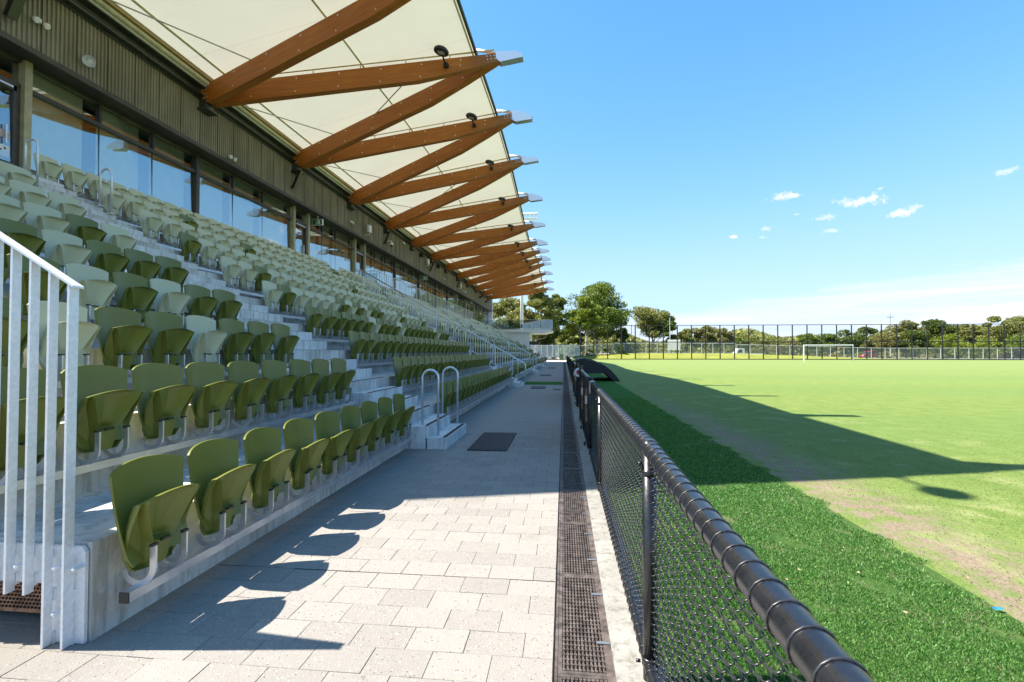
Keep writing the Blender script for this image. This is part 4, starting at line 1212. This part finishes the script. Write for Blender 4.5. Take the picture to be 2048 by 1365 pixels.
# gates and the fence beyond
def gate(y0, y1, lab):
    t = thing('black_gate', lab, 'gate', (XF-.03, y0, 0), group='black gates along the pitch fence')
    L = y1-y0; f = MB()
    f.box(-.02, .02, 0, .04, .06, 1.13); f.box(-.02, .02, L-.04, L, .06, 1.13); f.box(-.02, .02, .04, L-.04, 1.09, 1.13); f.box(-.02, .02, .04, L-.04, .06, .10)
    f.obj('frame', 'black_coating', t)
    n = int(L/.11)
    for i in range(1, n):
        c = i*L/n; MB().box(-.009, .009, c-.011, c+.011, .10, 1.09).obj('bar', 'black_coating', t)
    MB().box(-.006, .006, .04, L-.04, .10, 1.09).obj('mesh_panel', 'net_gate', t)
    MB().box(-.045, -.02, .05, .075, .45, .95).obj('drop_bolt', 'rusty_steel', t); MB().box(-.05, -.018, .045, .08, .72, .84).obj('latch', 'aluminium', t)
    MB().lathe([(.03, 0), (.03, .03)], (-.03, .3, .08), 10, (-1, 0, 0)).obj('wheel', 'black_plastic', t)
gate(7.30, 8.85, 'nearest black barred gate beside the draped pink cloth')
gate(8.92, 10.5, 'second black barred gate along the pitch fence')
gate(13.3, 15.6, 'third black barred gate, before the curved shelter'); gate(15.7, 18.0, 'fourth black barred gate, before the curved shelter')
ff = thing('far_pitch_fence', 'black fence continuing along the path past the gates', 'fence', (XF, 0, 0))
for a, b in ((10.6, 13.2), (18.1, 68.0)):
    MB().tube([(0, a, ZR), (0, b, ZR)], .03, 10).obj('top_rail', 'black_coating', ff, True); MB().tube([(0, a, .075), (0, b, .075)], .02, 8).obj('bottom_rail', 'black_coating', ff)
    yy = a
    while yy <= b+.01:
        MB().tube([(0, yy, 0), (0, yy, 1.12 if yy in (a, b) else ZR)], .027, 10).obj('post', 'black_coating', ff); yy += 2.6 if b < 20 else 2.935
    V, F = chain_link(0, a, b, .085, ZR-.03, .10, .0045, 4); link('chain_mesh', np_mesh('chain_mesh', V, F, 'black_wire'), ff, kind='stuff')
for yy in (10.55, 13.25, 18.05): 
    MB().tube([(-.03, yy, 0), (-.03, yy, 1.2)], .035, 12).obj('gate_post', 'black_coating', ff)
rs = thing('round_sign', 'small round white sign with a red centre on the gate', 'sign', (XF-.03, 11.9, 1.0))
MB().lathe([(.11, 0), (.11, .02)], (0, 0, 0), 20, (0, -1, 0)).obj('disc', 'white_plastic', rs)
MB().lathe([(.062, 0), (.062, .006)], (0, -.0205, 0), 20, (0, -1, 0)).obj('centre', 'red_paint', rs)

# curved black team shelter on the turf
sh = thing('team_shelter', 'black curved team shelter on the turf beside the fence', 'shelter', (0, 25, 0))
out_ = [(2.85, 0), (2.66, .26), (2.42, .52), (2.14, .76), (1.82, .95), (1.50, 1.08), (1.18, 1.15), (.95, 1.16), (.70, 1.10), (.56, .95)]
inn_ = [(.60, .90), (.75, 1.02), (.95, 1.08), (1.18, 1.07), (1.48, 1.0), (1.78, .87), (2.08, .69), (2.34, .46), (2.52, .24), (2.62, 0)]
MB().prism(out_+inn_, 'y', 0, 3.6).obj('roof_shell', 'black_canvas', sh)
endp = [(2.84, 0), (2.65, .26), (2.41, .52), (2.13, .76), (1.81, .95), (1.49, 1.08), (1.18, 1.15), (.95, 1.16), (.70, 1.10), (.56, .95), (.56, .40), (2.05, .40), (2.20, .32), (2.55, 0)]
for yy in (-.03, 3.6): MB().prism(endp, 'y', yy, yy+.03).obj('end_panel', 'black_canvas', sh)
MB().tube([(1.15, -.02, 1.10), (1.5, -.02, 1.03), (1.85, -.02, .88)], .012, 6).obj('edge_trim', 'aluminium', sh)
MB().box(.62, 1.0, .2, 3.4, .38, .43).obj('bench', 'black_plastic', sh)

# ================================================================== TURF BLADES
def blades(name, n, x0, x1, y0, y1, hmin, hmax, wid, m, dens_pow=1.6, keep=None, **kw):
    # more blades close to the camera, where they show
    X = rng.uniform(x0, x1, n*4); Y = rng.uniform(y0, y1, n*4)
    d = np.hypot(X, Y); pr = np.minimum(1, (2.4/np.maximum(d, .8))**dens_pow)
    k = rng.uniform(0, 1, n*4) < pr
    if keep is not None: k &= keep(X, Y)
    X, Y = X[k][:n], Y[k][:n]; n = len(X); d = np.hypot(X, Y)
    a = rng.uniform(0, 2*np.pi, n); h = rng.uniform(hmin, hmax, n); w = wid*rng.uniform(.6, 1.3, n)*np.clip(d/3.0, .8, 2.6)
    la = rng.uniform(0, 2*np.pi, n); le = rng.uniform(.2, 1.1, n)*h
    bx, by = np.cos(a)*w/2, np.sin(a)*w/2
    z = np.zeros(n)+.0
    V = np.stack([np.stack([X-bx, Y-by, z], 1), np.stack([X+bx, Y+by, z], 1),
                  np.stack([X+bx*.8+np.cos(la)*le*.4, Y+by*.8+np.sin(la)*le*.4, z+h*.65], 1),
                  np.stack([X+np.cos(la)*le, Y+np.sin(la)*le, z+h], 1)], 1).reshape(-1, 3)
    F = np.arange(4*n).reshape(n, 4)
    return link(name, np_mesh(name, V, F, m), None, kind='stuff', **kw)
thin_ = lambda X, Y: np.sin(X*9.1+Y*4.3)+np.sin(X*4.7-Y*7.9)+np.sin(X*17+Y*13)*.7+np.sin(X*2.1+Y*2.7)*.6
edge = lambda X, Y: (rng.uniform(0, 1, len(X)) < np.clip(1.25-.42*np.maximum(thin_(X, Y)-1.25, 0)*3, .12, 1)) & (X < 2.5+.06*np.sin(Y*5.1)+.05*np.sin(Y*13.7)+rng.normal(0, .03, len(X)))
blades('turf_grass', 430000, .47, 2.62, .5, 16, .007, .019, .0034, 'turf_blades', 1.3, edge, label='bright green synthetic turf pile beside the fence', cat='turf')
def lawnkeep(X, Y):
    f = np.sin(X*3.1+Y*1.7)+np.sin(X*1.3-Y*2.9)+np.sin(X*7.7+Y*.6)*.6+np.sin(Y*6.1)*.5
    return (X > 2.6) & (rng.uniform(-2.2, 1.2, len(X)) < (f*.55 + np.clip((X-3.3)*1.2, -1.3, 1.2)-.3))
blades('lawn_grass', 150000, 2.5, 9, 1.5, 14, .004, .011, .0040, 'lawn_blades', 2.6, lawnkeep, label='thin dry lawn grass of the playing field', cat='grass')
# a scrap of blue ribbon and dry leaves
o = MB().add([(0, 0, 0), (.026, .012, .012), (.04, -.006, .004), (.022, -.014, .014), (.05, .014, .01), (-.014, .01, .012)], [(0, 1, 3), (1, 4, 2), (0, 5, 1), (3, 1, 2)]).obj('ribbon_scrap', 'blue_paint', loc=(2.47, 3.10, .012), label='scrap of bright blue ribbon lying at the turf edge', cat='litter')
o = MB()
for i in range(36):
    x, y = random.uniform(.6, 2.9), random.uniform(1.3, 6.5); a = random.uniform(0, 6.28); l = random.uniform(.008, .017)
    c, s_ = math.cos(a)*l, math.sin(a)*l
    o.add([(x-c, y-s_, .028), (x+s_*.4, y-c*.4, .034), (x+c, y+s_, .03), (x-s_*.4, y+c*.4, .026)], [(0, 1, 2, 3)])
o.obj('dry_leaves', 'dry_leaf', kind='stuff', label='dry pale leaves scattered over the turf', cat='leaves')

# ================================================================== FIELD BACKGROUND
YBN = 96.0
bs = thing('ball_stop_fence', 'tall black ball-stop fence of posts and netting across the far side of the field', 'fence', (0, 0, 0))
NP_ = 44
xs = np.linspace(3.2, 118, NP_)
ysf = YBN+(xs-3.2)*0.0265
pm = MB().tube([(0, 0, 0), (0, 0, 6.72)], .11, 6).mesh('post', 'black_coating')
for x, y in zip(xs, ysf): link('post', pm, bs, (x, y, -.05))
def line(z, r, nm): MB().tube([(xs[0], ysf[0], z), (xs[-1], ysf[-1], z)], r, 5).obj(nm, 'black_coating', bs)
line(6.62, .06, 'top_wire'); line(3.38, .085, 'middle_rail'); line(.06, .09, 'bottom_rail')
def panel(z0, z1, nm, m): MB().add([(xs[0], ysf[0]+.05, z0), (xs[-1], ysf[-1]+.05, z0), (xs[-1], ysf[-1]+.05, z1), (xs[0], ysf[0]+.05, z1)], [(0, 1, 2, 3)]).obj(nm, m, bs)
panel(3.38, 6.6, 'upper_net', 'net_black'); panel(.06, 3.38, 'lower_net', 'net_black_dense')

gl = thing('football_goal', 'white football goal frame at the far side of the field', 'goal', (39.9, 78.0, 0), R(6.1))
MB().tube([(-3.72, 0, 0), (-3.72, 0, 2.44)], .07, 10).obj('post', 'white_paint', gl); MB().tube([(3.72, 0, 0), (3.72, 0, 2.44)], .07, 10).obj('post', 'white_paint', gl)
MB().tube([(-3.79, 0, 2.5), (3.79, 0, 2.5)], .07, 10).obj('crossbar', 'white_paint', gl)

# grassy bank behind the fence
def bank_h(x):
    return float(np.interp(x, [-8, 2, 8, 14, 36, 50, 62, 72], [.3, .55, .95, 1.2, 1.15, .65, .2, .0]))
nxg, nyg = 90, 12
V = []
for i in range(nxg):
    x = -12+100*i/(nxg-1)
    for j in range(nyg):
        f = j/(nyg-1); V.append((x, 97.0+x*.02+f*14, -.03+bank_h(x)*(1-math.cos(min(1, f*1.9)*math.pi))/2+.05*math.sin(x*.9+f*5)*f))
F = [(i*nyg+j, (i+1)*nyg+j, (i+1)*nyg+j+1, i*nyg+j+1) for i in range(nxg-1) for j in range(nyg-1)]
b = MB(); b.add(V, F); b.obj('grass_bank', 'bank_grass', None, True, kind='structure')
sheet('road', -40, 190, 113, 119, -.02, 'asphalt'); sheet('verge', -60, 200, 110.5, 112.9, -.03, 'sand_path')

# galvanised chain-link fence behind the bank
def chainfence(x0, x1, y0, y1, hgt, n, lab, net, zfun):
    t = thing('chain_link_fence', lab, 'fence', (0, 0, 0), group='galvanised fences behind the field')
    pts = [(x0+(x1-x0)*i/n, y0+(y1-y0)*i/n) for i in range(n+1)]
    me = MB().tube([(0, 0, 0), (0, 0, hgt)], .055, 6).mesh('post', 'galvanised_flat')
    for x, y in pts: link('post', me, t, (x, y, zfun(x)))
    MB().tube([(x, y, zfun(x)+hgt-.05) for x, y in pts], .04, 5).obj('top_rail', 'galvanised_flat', t)
    MB().tube([(x, y, zfun(x)+.1) for x, y in pts], .03, 5).obj('bottom_rail', 'galvanised_flat', t)
    b = MB()
    for (xa, ya), (xb_, yb_) in zip(pts[:-1], pts[1:]): b.add([(xa, ya, zfun(xa)), (xb_, yb_, zfun(xb_)), (xb_, yb_, zfun(xb_)+hgt), (xa, ya, zfun(xa)+hgt)], [(0, 1, 2, 3)])
    b.obj('wire_mesh', net, t)
chainfence(3.5, 36, 104.5, 106.5, 2.25, 14, 'galvanised chain-link fence on the bank behind the netting', 'net_grey', lambda x: bank_h(x)-.05)
chainfence(36.5, 112, 107, 109, 2.3, 28, 'long galvanised chain-link fence in front of the scrub at right', 'net_grey', lambda x: max(bank_h(x)-.1, 0.0)*.8)
chainfence(-9.5, 3.2, 84, 101, 2.35, 12, 'pale sunlit chain-link fence beyond the end of the path', 'net_sunlit', lambda x: 0.25+max(0, x+9)*.03)

# ---- trees
def tree(name, label, X, Y, z0, H, Wd, clumps, nleaf, leaf, bark, crown0=.35, leafsize=.34, trunk_r=.28, limbs=6, group='trees beyond the field', seed=0, shape='round', cat='tree'):
    rg = np.random.default_rng(seed+11); rd = random.Random(seed+5)
    t = thing(name, label, cat, (X, Y, z0), group=group)
    C_ = []
    for i in range(clumps):
        a = rg.uniform(0, 2*np.pi); f = rg.uniform(0, 1)**.6
        hz = rg.uniform(0, 1)
        if shape == 'round': rad = Wd/2*math.sqrt(max(.05, 1-(2*hz-.85)**2*.85))
        elif shape == 'umbrella': rad = Wd/2*(.55+.45*hz)*(1.0 if hz < .75 else .8)
        else: rad = Wd/2*(1-.35*hz)
        cz = H*(crown0+(1-crown0)*hz*.90)
        r_ = Wd*rg.uniform(.07, .155)
        C_.append((math.cos(a)*rad*f*.85, math.sin(a)*rad*f*.85, cz, r_))
    per = max(8, nleaf//clumps); Vs = []
    for (cx, cy, cz, r_) in C_:
        d = rg.normal(size=(per, 3)); d /= np.linalg.norm(d, axis=1)[:, None]
        rr = r_*(rg.uniform(.25, 1.0, per)**.5)[:, None]*np.array([1.15, 1.15, .72])
        P = np.array([cx, cy, cz])+d*rr
        P[:, 2] = np.maximum(P[:, 2], H*crown0*.55)
        u = rg.normal(size=(per, 3)); u /= np.linalg.norm(u, axis=1)[:, None]
        w = np.cross(u, rg.normal(size=(per, 3))); w /= np.linalg.norm(w, axis=1)[:, None]
        s_ = leafsize*rg.uniform(.5, 1.3, per)[:, None]
        Vs.append(np.stack([P-u*s_, P-w*s_*.45, P+u*s_, P+w*s_*.45], 1).reshape(-1, 3))
    V = np.concatenate(Vs); link('crown', np_mesh('crown', V, np.arange(len(V)).reshape(-1, 4), leaf), t)
    b = MB(); bend = rd.uniform(-.4, .4)
    top = H*(crown0+.25)
    b.tube([(0, 0, -.3), (bend*.3, 0, top*.35), (bend, bend*.4, top*.7), (bend*1.2, 0, top)], [trunk_r*1.25, trunk_r, trunk_r*.8, trunk_r*.5], 8)
    for (cx, cy, cz, r_) in C_[:limbs]:
        s0 = rd.uniform(.35, .9); q = Vector((bend*s0, 0, top*s0))
        m2 = q.lerp(Vector((cx, cy, cz)), .5)+Vector((0, 0, -.06*H))
        b.tube([q, m2, (cx, cy, cz)], [trunk_r*.5, trunk_r*.32, trunk_r*.12], 6)
    b.obj('trunk', bark, t, True)
    return t
def at(px, Y):      # world x at depth y under that column of the photograph's horizon
    dx = (px-1024)/967; ang = math.atan(dx)-_th
    return Y*math.tan(ang)
def hgt(py, px, Y):
    x = at(px, Y); dep = -math.sin(_th)*x+math.cos(_th)*Y
    return 1.5+(704-py)/967*dep
def wid(w, px, Y):
    x = at(px, Y); dep = -math.sin(_th)*x+math.cos(_th)*Y; return w/967*dep
TREES = [
 # px, Y, top px, width px, clumps, leaves, leaf, bark, crown0, shape, name, label
 (1194, 116, 563, 134, 62, 9000, 'leaf_green', 'trunk_pale', .30, 'round', 'gum_tree', 'largest rounded gum tree behind the left end of the netting'),
 (1172, 106, 590, 62, 22, 3200, 'leaf_bright', 'trunk_pale', .50, 'round', 'gum_tree', 'light green gum with a straight pale trunk in front of the largest tree'),
 (1306, 122, 615, 92, 34, 4600, 'leaf_olive', 'trunk_dark', .45, 'umbrella', 'gum_tree', 'flat-topped gum tree right of the largest tree'),
 (1341, 119, 640, 42, 14, 1800, 'leaf_green', 'trunk_dark', .40, 'round', 'gum_tree', 'small dark tree above the white signboard'),
 (1108, 112, 583, 62, 24, 3600, 'leaf_green', 'trunk_dark', .30, 'round', 'gum_tree', 'dark gum tree between the roof end and the largest tree'),
 (1072, 100, 566, 96, 36, 5200, 'leaf_olive', 'trunk_pale', .30, 'round', 'gum_tree', 'sunlit olive gum tree under the far end of the roof'),
 (1018, 108, 588, 96, 34, 4800, 'leaf_olive', 'trunk_pale', .30, 'round', 'gum_tree', 'sunlit olive gum tree behind the grey mast'),
 (1090, 104, 640, 70, 22, 2600, 'leaf_dark', 'trunk_dark', .15, 'round', 'bush', 'dark bushy growth behind the pale fence beneath the balcony'),
 (1140, 120, 650, 60, 18, 2200, 'leaf_dark', 'trunk_dark', .15, 'round', 'bush', 'dark bushy growth left of the straight pale trunk'),
 (1250, 124, 655, 60, 16, 2000, 'leaf_dark', 'trunk_dark', .15, 'round', 'bush', 'dark scrub between the largest tree and the flat-topped gum'),
 (1372, 126, 656, 46, 14, 1700, 'leaf_olive', 'trunk_dark', .30, 'round', 'gum_tree', 'olive tree just right of the white signboard'),
 (1412, 126, 652, 50, 16, 2000, 'leaf_brown', 'trunk_dark', .35, 'umbrella', 'gum_tree', 'brownish tree left of the white truck'),
 (1448, 124, 656, 44, 14, 1800, 'leaf_brown', 'trunk_dark', .30, 'umbrella', 'gum_tree', 'brownish tree above the white truck cab'),
 (1482, 140, 674, 40, 10, 1200, 'leaf_green', 'trunk_dark', .2, 'round', 'bush', 'low green tree just right of the white truck'),
 (1525, 150, 678, 60, 12, 1400, 'leaf_olive', 'trunk_dark', .15, 'round', 'bush', 'low olive scrub left of the goal'),
 (1580, 145, 676, 70, 14, 1600, 'leaf_brown', 'trunk_dark', .15, 'round', 'bush', 'low brown scrub above the left goal post'),
 (1618, 140, 666, 52, 14, 1700, 'leaf_green', 'trunk_dark', .2, 'round', 'gum_tree', 'green tree above the left half of the goal'),
 (1655, 142, 668, 52, 14, 1600, 'leaf_green', 'trunk_dark', .2, 'round', 'gum_tree', 'green tree above the yellow diamond sign'),
 (1694, 138, 658, 56, 16, 1900, 'leaf_dark', 'trunk_dark', .2, 'round', 'gum_tree', 'dark tree above the right goal post'),
 (1732, 136, 653, 54, 16, 1900, 'leaf_dark', 'trunk_dark', .2, 'round', 'gum_tree', 'dark tree above the red car'),
 (1765, 130, 668, 60, 14, 1700, 'leaf_brown', 'trunk_dark', .1, 'round', 'bush', 'brownish scrub right of the red car'),
 (1812, 130, 640, 64, 20, 2600, 'leaf_brown', 'trunk_pale', .3, 'round', 'gum_tree', 'half bare tree with pale branches right of the power pole'),
 (1870, 134, 636, 52, 18, 2300, 'leaf_dark', 'trunk_dark', .35, 'umbrella', 'gum_tree', 'tall dark tree near the middle of the right-hand scrub'),
 (1838, 126, 660, 70, 16, 2000, 'leaf_dark', 'trunk_dark', .1, 'round', 'bush', 'dark scrub below the half bare tree'),
 (1905, 136, 650, 50, 14, 1700, 'leaf_green', 'trunk_dark', .3, 'round', 'gum_tree', 'green tree right of the tall dark tree'),
 (1910, 122, 668, 90, 20, 2500, 'leaf_bright', 'trunk_dark', .05, 'round', 'bush', 'broad bright green shrub at the right behind the fence'),
 (1975, 123, 676, 60, 14, 1700, 'leaf_bright', 'trunk_dark', .05, 'round', 'bush', 'smaller bright green shrub right of the broad one'),
 (1946, 132, 641, 56, 16, 2000, 'leaf_olive', 'trunk_dark', .25, 'round', 'gum_tree', 'olive tree above the bright green shrub'),
 (1992, 130, 631, 66, 22, 2700, 'leaf_olive', 'trunk_dark', .2, 'round', 'gum_tree', 'large olive tree second from the right edge'),
 (2038, 128, 630, 66, 22, 2700, 'leaf_olive', 'trunk_dark', .2, 'round', 'gum_tree', 'large olive tree cut by the right edge'),
 (2095, 128, 632, 70, 20, 2300, 'leaf_olive', 'trunk_dark', .2, 'round', 'gum_tree', 'olive tree outside the right edge'),
 (2030, 122, 672, 80, 16, 1900, 'leaf_green', 'trunk_dark', .05, 'round', 'bush', 'green scrub at the right edge below the olive trees'),
 (940, 110, 590, 90, 24, 2600, 'leaf_olive', 'trunk_pale', .3, 'round', 'gum_tree', 'olive gum tree behind the far corner of the stand'),
]
for i, (px, Y, top, w, cl_n, nl, leaf, bark, c0, shp, nm, lab) in enumerate(TREES):
    Hh = hgt(top, px, Y)
    tree(nm, lab, at(px, Y), Y, 0.0, Hh, wid(w, px, Y)*(1.25 if px > 1350 else 1.08), int(cl_n*1.6), int(nl*3.3), leaf, bark, c0, .27 if nm == 'gum_tree' else .26, max(.10, Hh*.016), 9 if cl_n > 20 else 5, 'trees beyond the field' if nm == 'gum_tree' else 'scrub beyond the field', i, shp, 'tree' if nm == 'gum_tree' else 'bush')
# low shrubs along the fence
shr = [(1243, 103, 690, 26), (1262, 108, 684, 40), (1288, 107, 688, 34), (1308, 108, 689, 30), (1385, 108, 692, 34), (1412, 109, 690, 24), (1440, 109, 690, 30), (1550, 111, 700, 30), (1575, 111, 696, 22), (1640, 112, 697, 26), (1720, 111, 699, 20), (1770, 112, 699, 26), (1880, 111, 703, 24), (1935, 112, 701, 22), (1990, 112, 702, 26), (1212, 104, 697, 22), (1180, 103, 700, 22)]
for i, (px, Y, top, w) in enumerate(shr):
    Hh = max(1.0, hgt(top, px, Y)-.4)
    leaf = ['leaf_green', 'leaf_bright', 'leaf_olive'][i % 3]
    tree('shrub', f'{["green", "bright green", "olive"][i % 3]} low shrub behind the far fence, {ordinal(i+1)} of those standing along it', at(px, Y), Y, .4 if px < 1500 else 0, Hh, wid(w, px, Y), 7, 700, leaf, 'trunk_dark', .1, .17, .05, 3, 'low shrubs along the far fence', 100+i, 'round', 'shrub')
# distant wood closing the horizon
rgw = np.random.default_rng(3); n = 40000
ang = rgw.uniform(-.55, .9, n); rad = rgw.uniform(185, 330, n)
hh = 8.0+1.8*np.sin(ang*23)+1.2*np.sin(ang*57+1)
P = np.stack([np.sin(ang)*rad, np.cos(ang)*rad, np.maximum(.2, hh*(rad/230)*rgw.uniform(0, 1, n)**.7)], 1)
u = rgw.normal(size=(n, 3)); u /= np.linalg.norm(u, axis=1)[:, None]; w = np.cross(u, rgw.normal(size=(n, 3))); w /= np.linalg.norm(w, axis=1)[:, None]
V = np.stack([P-u*1.2, P-w*.6, P+u*1.2, P+w*.6], 1).reshape(-1, 3)
link('distant_wood', np_mesh('distant_wood', V, np.arange(4*n).reshape(-1, 4), 'leaf_olive'), None, kind='stuff', label='distant olive green woodland along the horizon', cat='woodland')

# ---- small far things
sb = thing('signboard', 'white panelled signboard on legs behind the fence', 'signboard', (at(1348, 107), 107, .9), R(-10))
for i in range(5): MB().box(-1.3, 1.3, -.04, .04, 1.0+i*.44, 1.42+i*.44).obj('panel', 'white_paint', sb)
for x in (-1.1, 0, 1.1): MB().box(x-.05, x+.05, .045, .12, 0, 3.25).obj('leg', 'galvanised_flat', sb)
ys_ = thing('road_sign', 'yellow diamond road sign on a post behind the goal', 'sign', (at(1676, 111), 111, 0))
MB().prism([(0, 1.75), (.42, 2.2), (0, 2.65), (-.42, 2.2)], 'y', -.02, .02).obj('diamond', 'yellow_paint', ys_); MB().box(-.4, .4, -.02, .02, 1.35, 1.62).obj('plate', 'white_paint', ys_); MB().box(-.06, .06, .025, .12, 0, 2.5).obj('post', 'yellow_paint', ys_)
pp = thing('power_pole', 'green-grey power pole with a short crossarm above the scrub', 'pole', (at(1781, 150), 150, 0))
MB().tube([(0, 0, 0), (0, 0, 12.6)], [.22, .14], 8).obj('pole', 'rod_grey', pp); MB().box(-.95, .95, -.06, .06, 11.4, 11.6).obj('crossarm', 'rod_grey', pp)
for x in (-.85, 0.0, .85): MB().box(x-.05, x+.05, -.05, .05, 11.6, 12.0).obj('insulator', 'white_plastic', pp)
for px, Y, top, lab in ((1263, 118, 650, 'slim pale pole in front of the flat-topped gum'), (1271, 121, 640, 'slim grey pole right of the pale pole'), (1340, 112, 636, 'thin flagpole beside the white signboard')):
    t = thing('street_pole', lab, 'pole', (at(px, Y), Y, 0)); MB().tube([(0, 0, 0), (0, 0, hgt(top, px, Y))], [.10, .06], 6).obj('pole', 'trunk_pale' if 'pale pole' in lab and 'slim pale' in lab else 'galvanised_flat', t)
    MB().lathe([(.18, 0), (.18, .2)], (0, 0, 0), 8).obj('base', 'galvanised_flat', t)

def car(name, label, loc, rz, paint, scale=1.0, cat='car'):
    t = thing(name, label, cat, loc, rz); t.scale = (scale,)*3
    MB().prism([(-2.15, .35), (-2.2, .75), (-1.95, .98), (-1.2, 1.02), (1.0, 1.02), (1.75, .92), (2.15, .75), (2.2, .4), (2.1, .3), (-2.1, .3)], 'y', -.85, .85).obj('body', paint, t)
    MB().prism([(-1.75, 1.0), (-1.25, 1.48), (-.2, 1.55), (.55, 1.45), (1.15, 1.0)], 'y', -.74, .74).obj('cabin', 'car_glass', t)
    MB().prism([(-1.35, 1.47), (-.2, 1.56), (.6, 1.46), (.55, 1.50), (-.2, 1.60), (-1.3, 1.52)], 'y', -.76, .76).obj('roof', paint, t)
    for x in (-1.35, 1.35):
        for y in (-.86, .86):
            w_ = MB().lathe([(.33, -.1), (.33, .1)], (x, y, .33), 14, (0, 1, 0)).obj('wheel', 'tyre', t); MB().lathe([(.2, -.11), (.2, .11)], (x, y, .33), 10, (0, 1, 0)).obj('rim', 'aluminium', w_)
    for y in (-.6, .6): MB().box(2.12, 2.22, y-.17, y+.17, .62, .75).obj('headlight', 'white_plastic', t)
car('parked_car', 'dark red car on the road behind the far fence', (at(1738, 115), 115, 0), R(196), 'red_paint', 1.05)
car('parked_car', 'dark car half hidden by shrubs behind the left of the bank', (at(1268, 111), 111, .3), R(5), 'black_coating', 1.0)
tk = thing('truck', 'white truck with a dark side window behind the bank', 'truck', (at(1488, 111.5), 111.5, .0), R(180))
MB().prism([(.2, .5), (.2, 2.2), (.5, 2.25), (1.5, 2.2), (1.95, 1.35), (2.3, 1.2), (2.35, .5)], 'y', -.95, .95).obj('cab', 'white_paint', tk)
for y in (-.955, .955): MB().prism([(.7, 1.3), (.7, 2.0), (1.35, 2.0), (1.7, 1.3)], 'y', y-.006, y+.006).obj('side_window', 'car_glass', tk)
MB().box(-4.6, .1, -.95, .95, .62, .82).obj('tray', 'white_paint', tk); MB().box(-4.6, .1, -.97, -.93, .82, 1.1).obj('tray_side', 'white_paint', tk)
for x in (-3.4, 1.5):
    for y in (-.9, .9):
        w_ = MB().lathe([(.40, -.12), (.40, .12)], (x, y, .4), 14, (0, 1, 0)).obj('wheel', 'tyre', tk); MB().lathe([(.22, -.13), (.22, .13)], (x, y, .4), 10, (0, 1, 0)).obj('rim', 'aluminium', w_)
bn = thing('litter_bin', 'green wheeled bin at the end of the path', 'bin', (at(1123, 82), 82, 0))
MB().prism([(-.28, .05), (.28, .05), (.34, 1.0), (-.34, 1.0)], 'y', -.3, .3).obj('body', 'bin_green', bn); MB().box(-.37, .37, -.36, .36, 1.0, 1.09).obj('lid', 'bin_green', bn)
for i in range(26):
    px = 1076+i*5.6+random.uniform(-2, 2); Y = random.uniform(88, 99) if px < 1150 else 102.5
    s_ = random.uniform(.18, .5)
    b = MB(); b.lathe([(s_*.5, 0), (s_, s_*.25), (s_*.85, s_*.6), (s_*.3, s_*.85)], (0, 0, 0), 7)
    b.v = [(v[0]*random.uniform(.8, 1.2), v[1]*random.uniform(.8, 1.2), v[2]) for v in b.v]
    x = at(px, Y); z = .02 if px < 1150 else bank_h(x)-.05
    b.obj('boulder', 'rock', None, loc=(x, Y, z), label='pale landscaping rock lying at the foot of the far fence', cat='rock', group='rocks by the far fence')
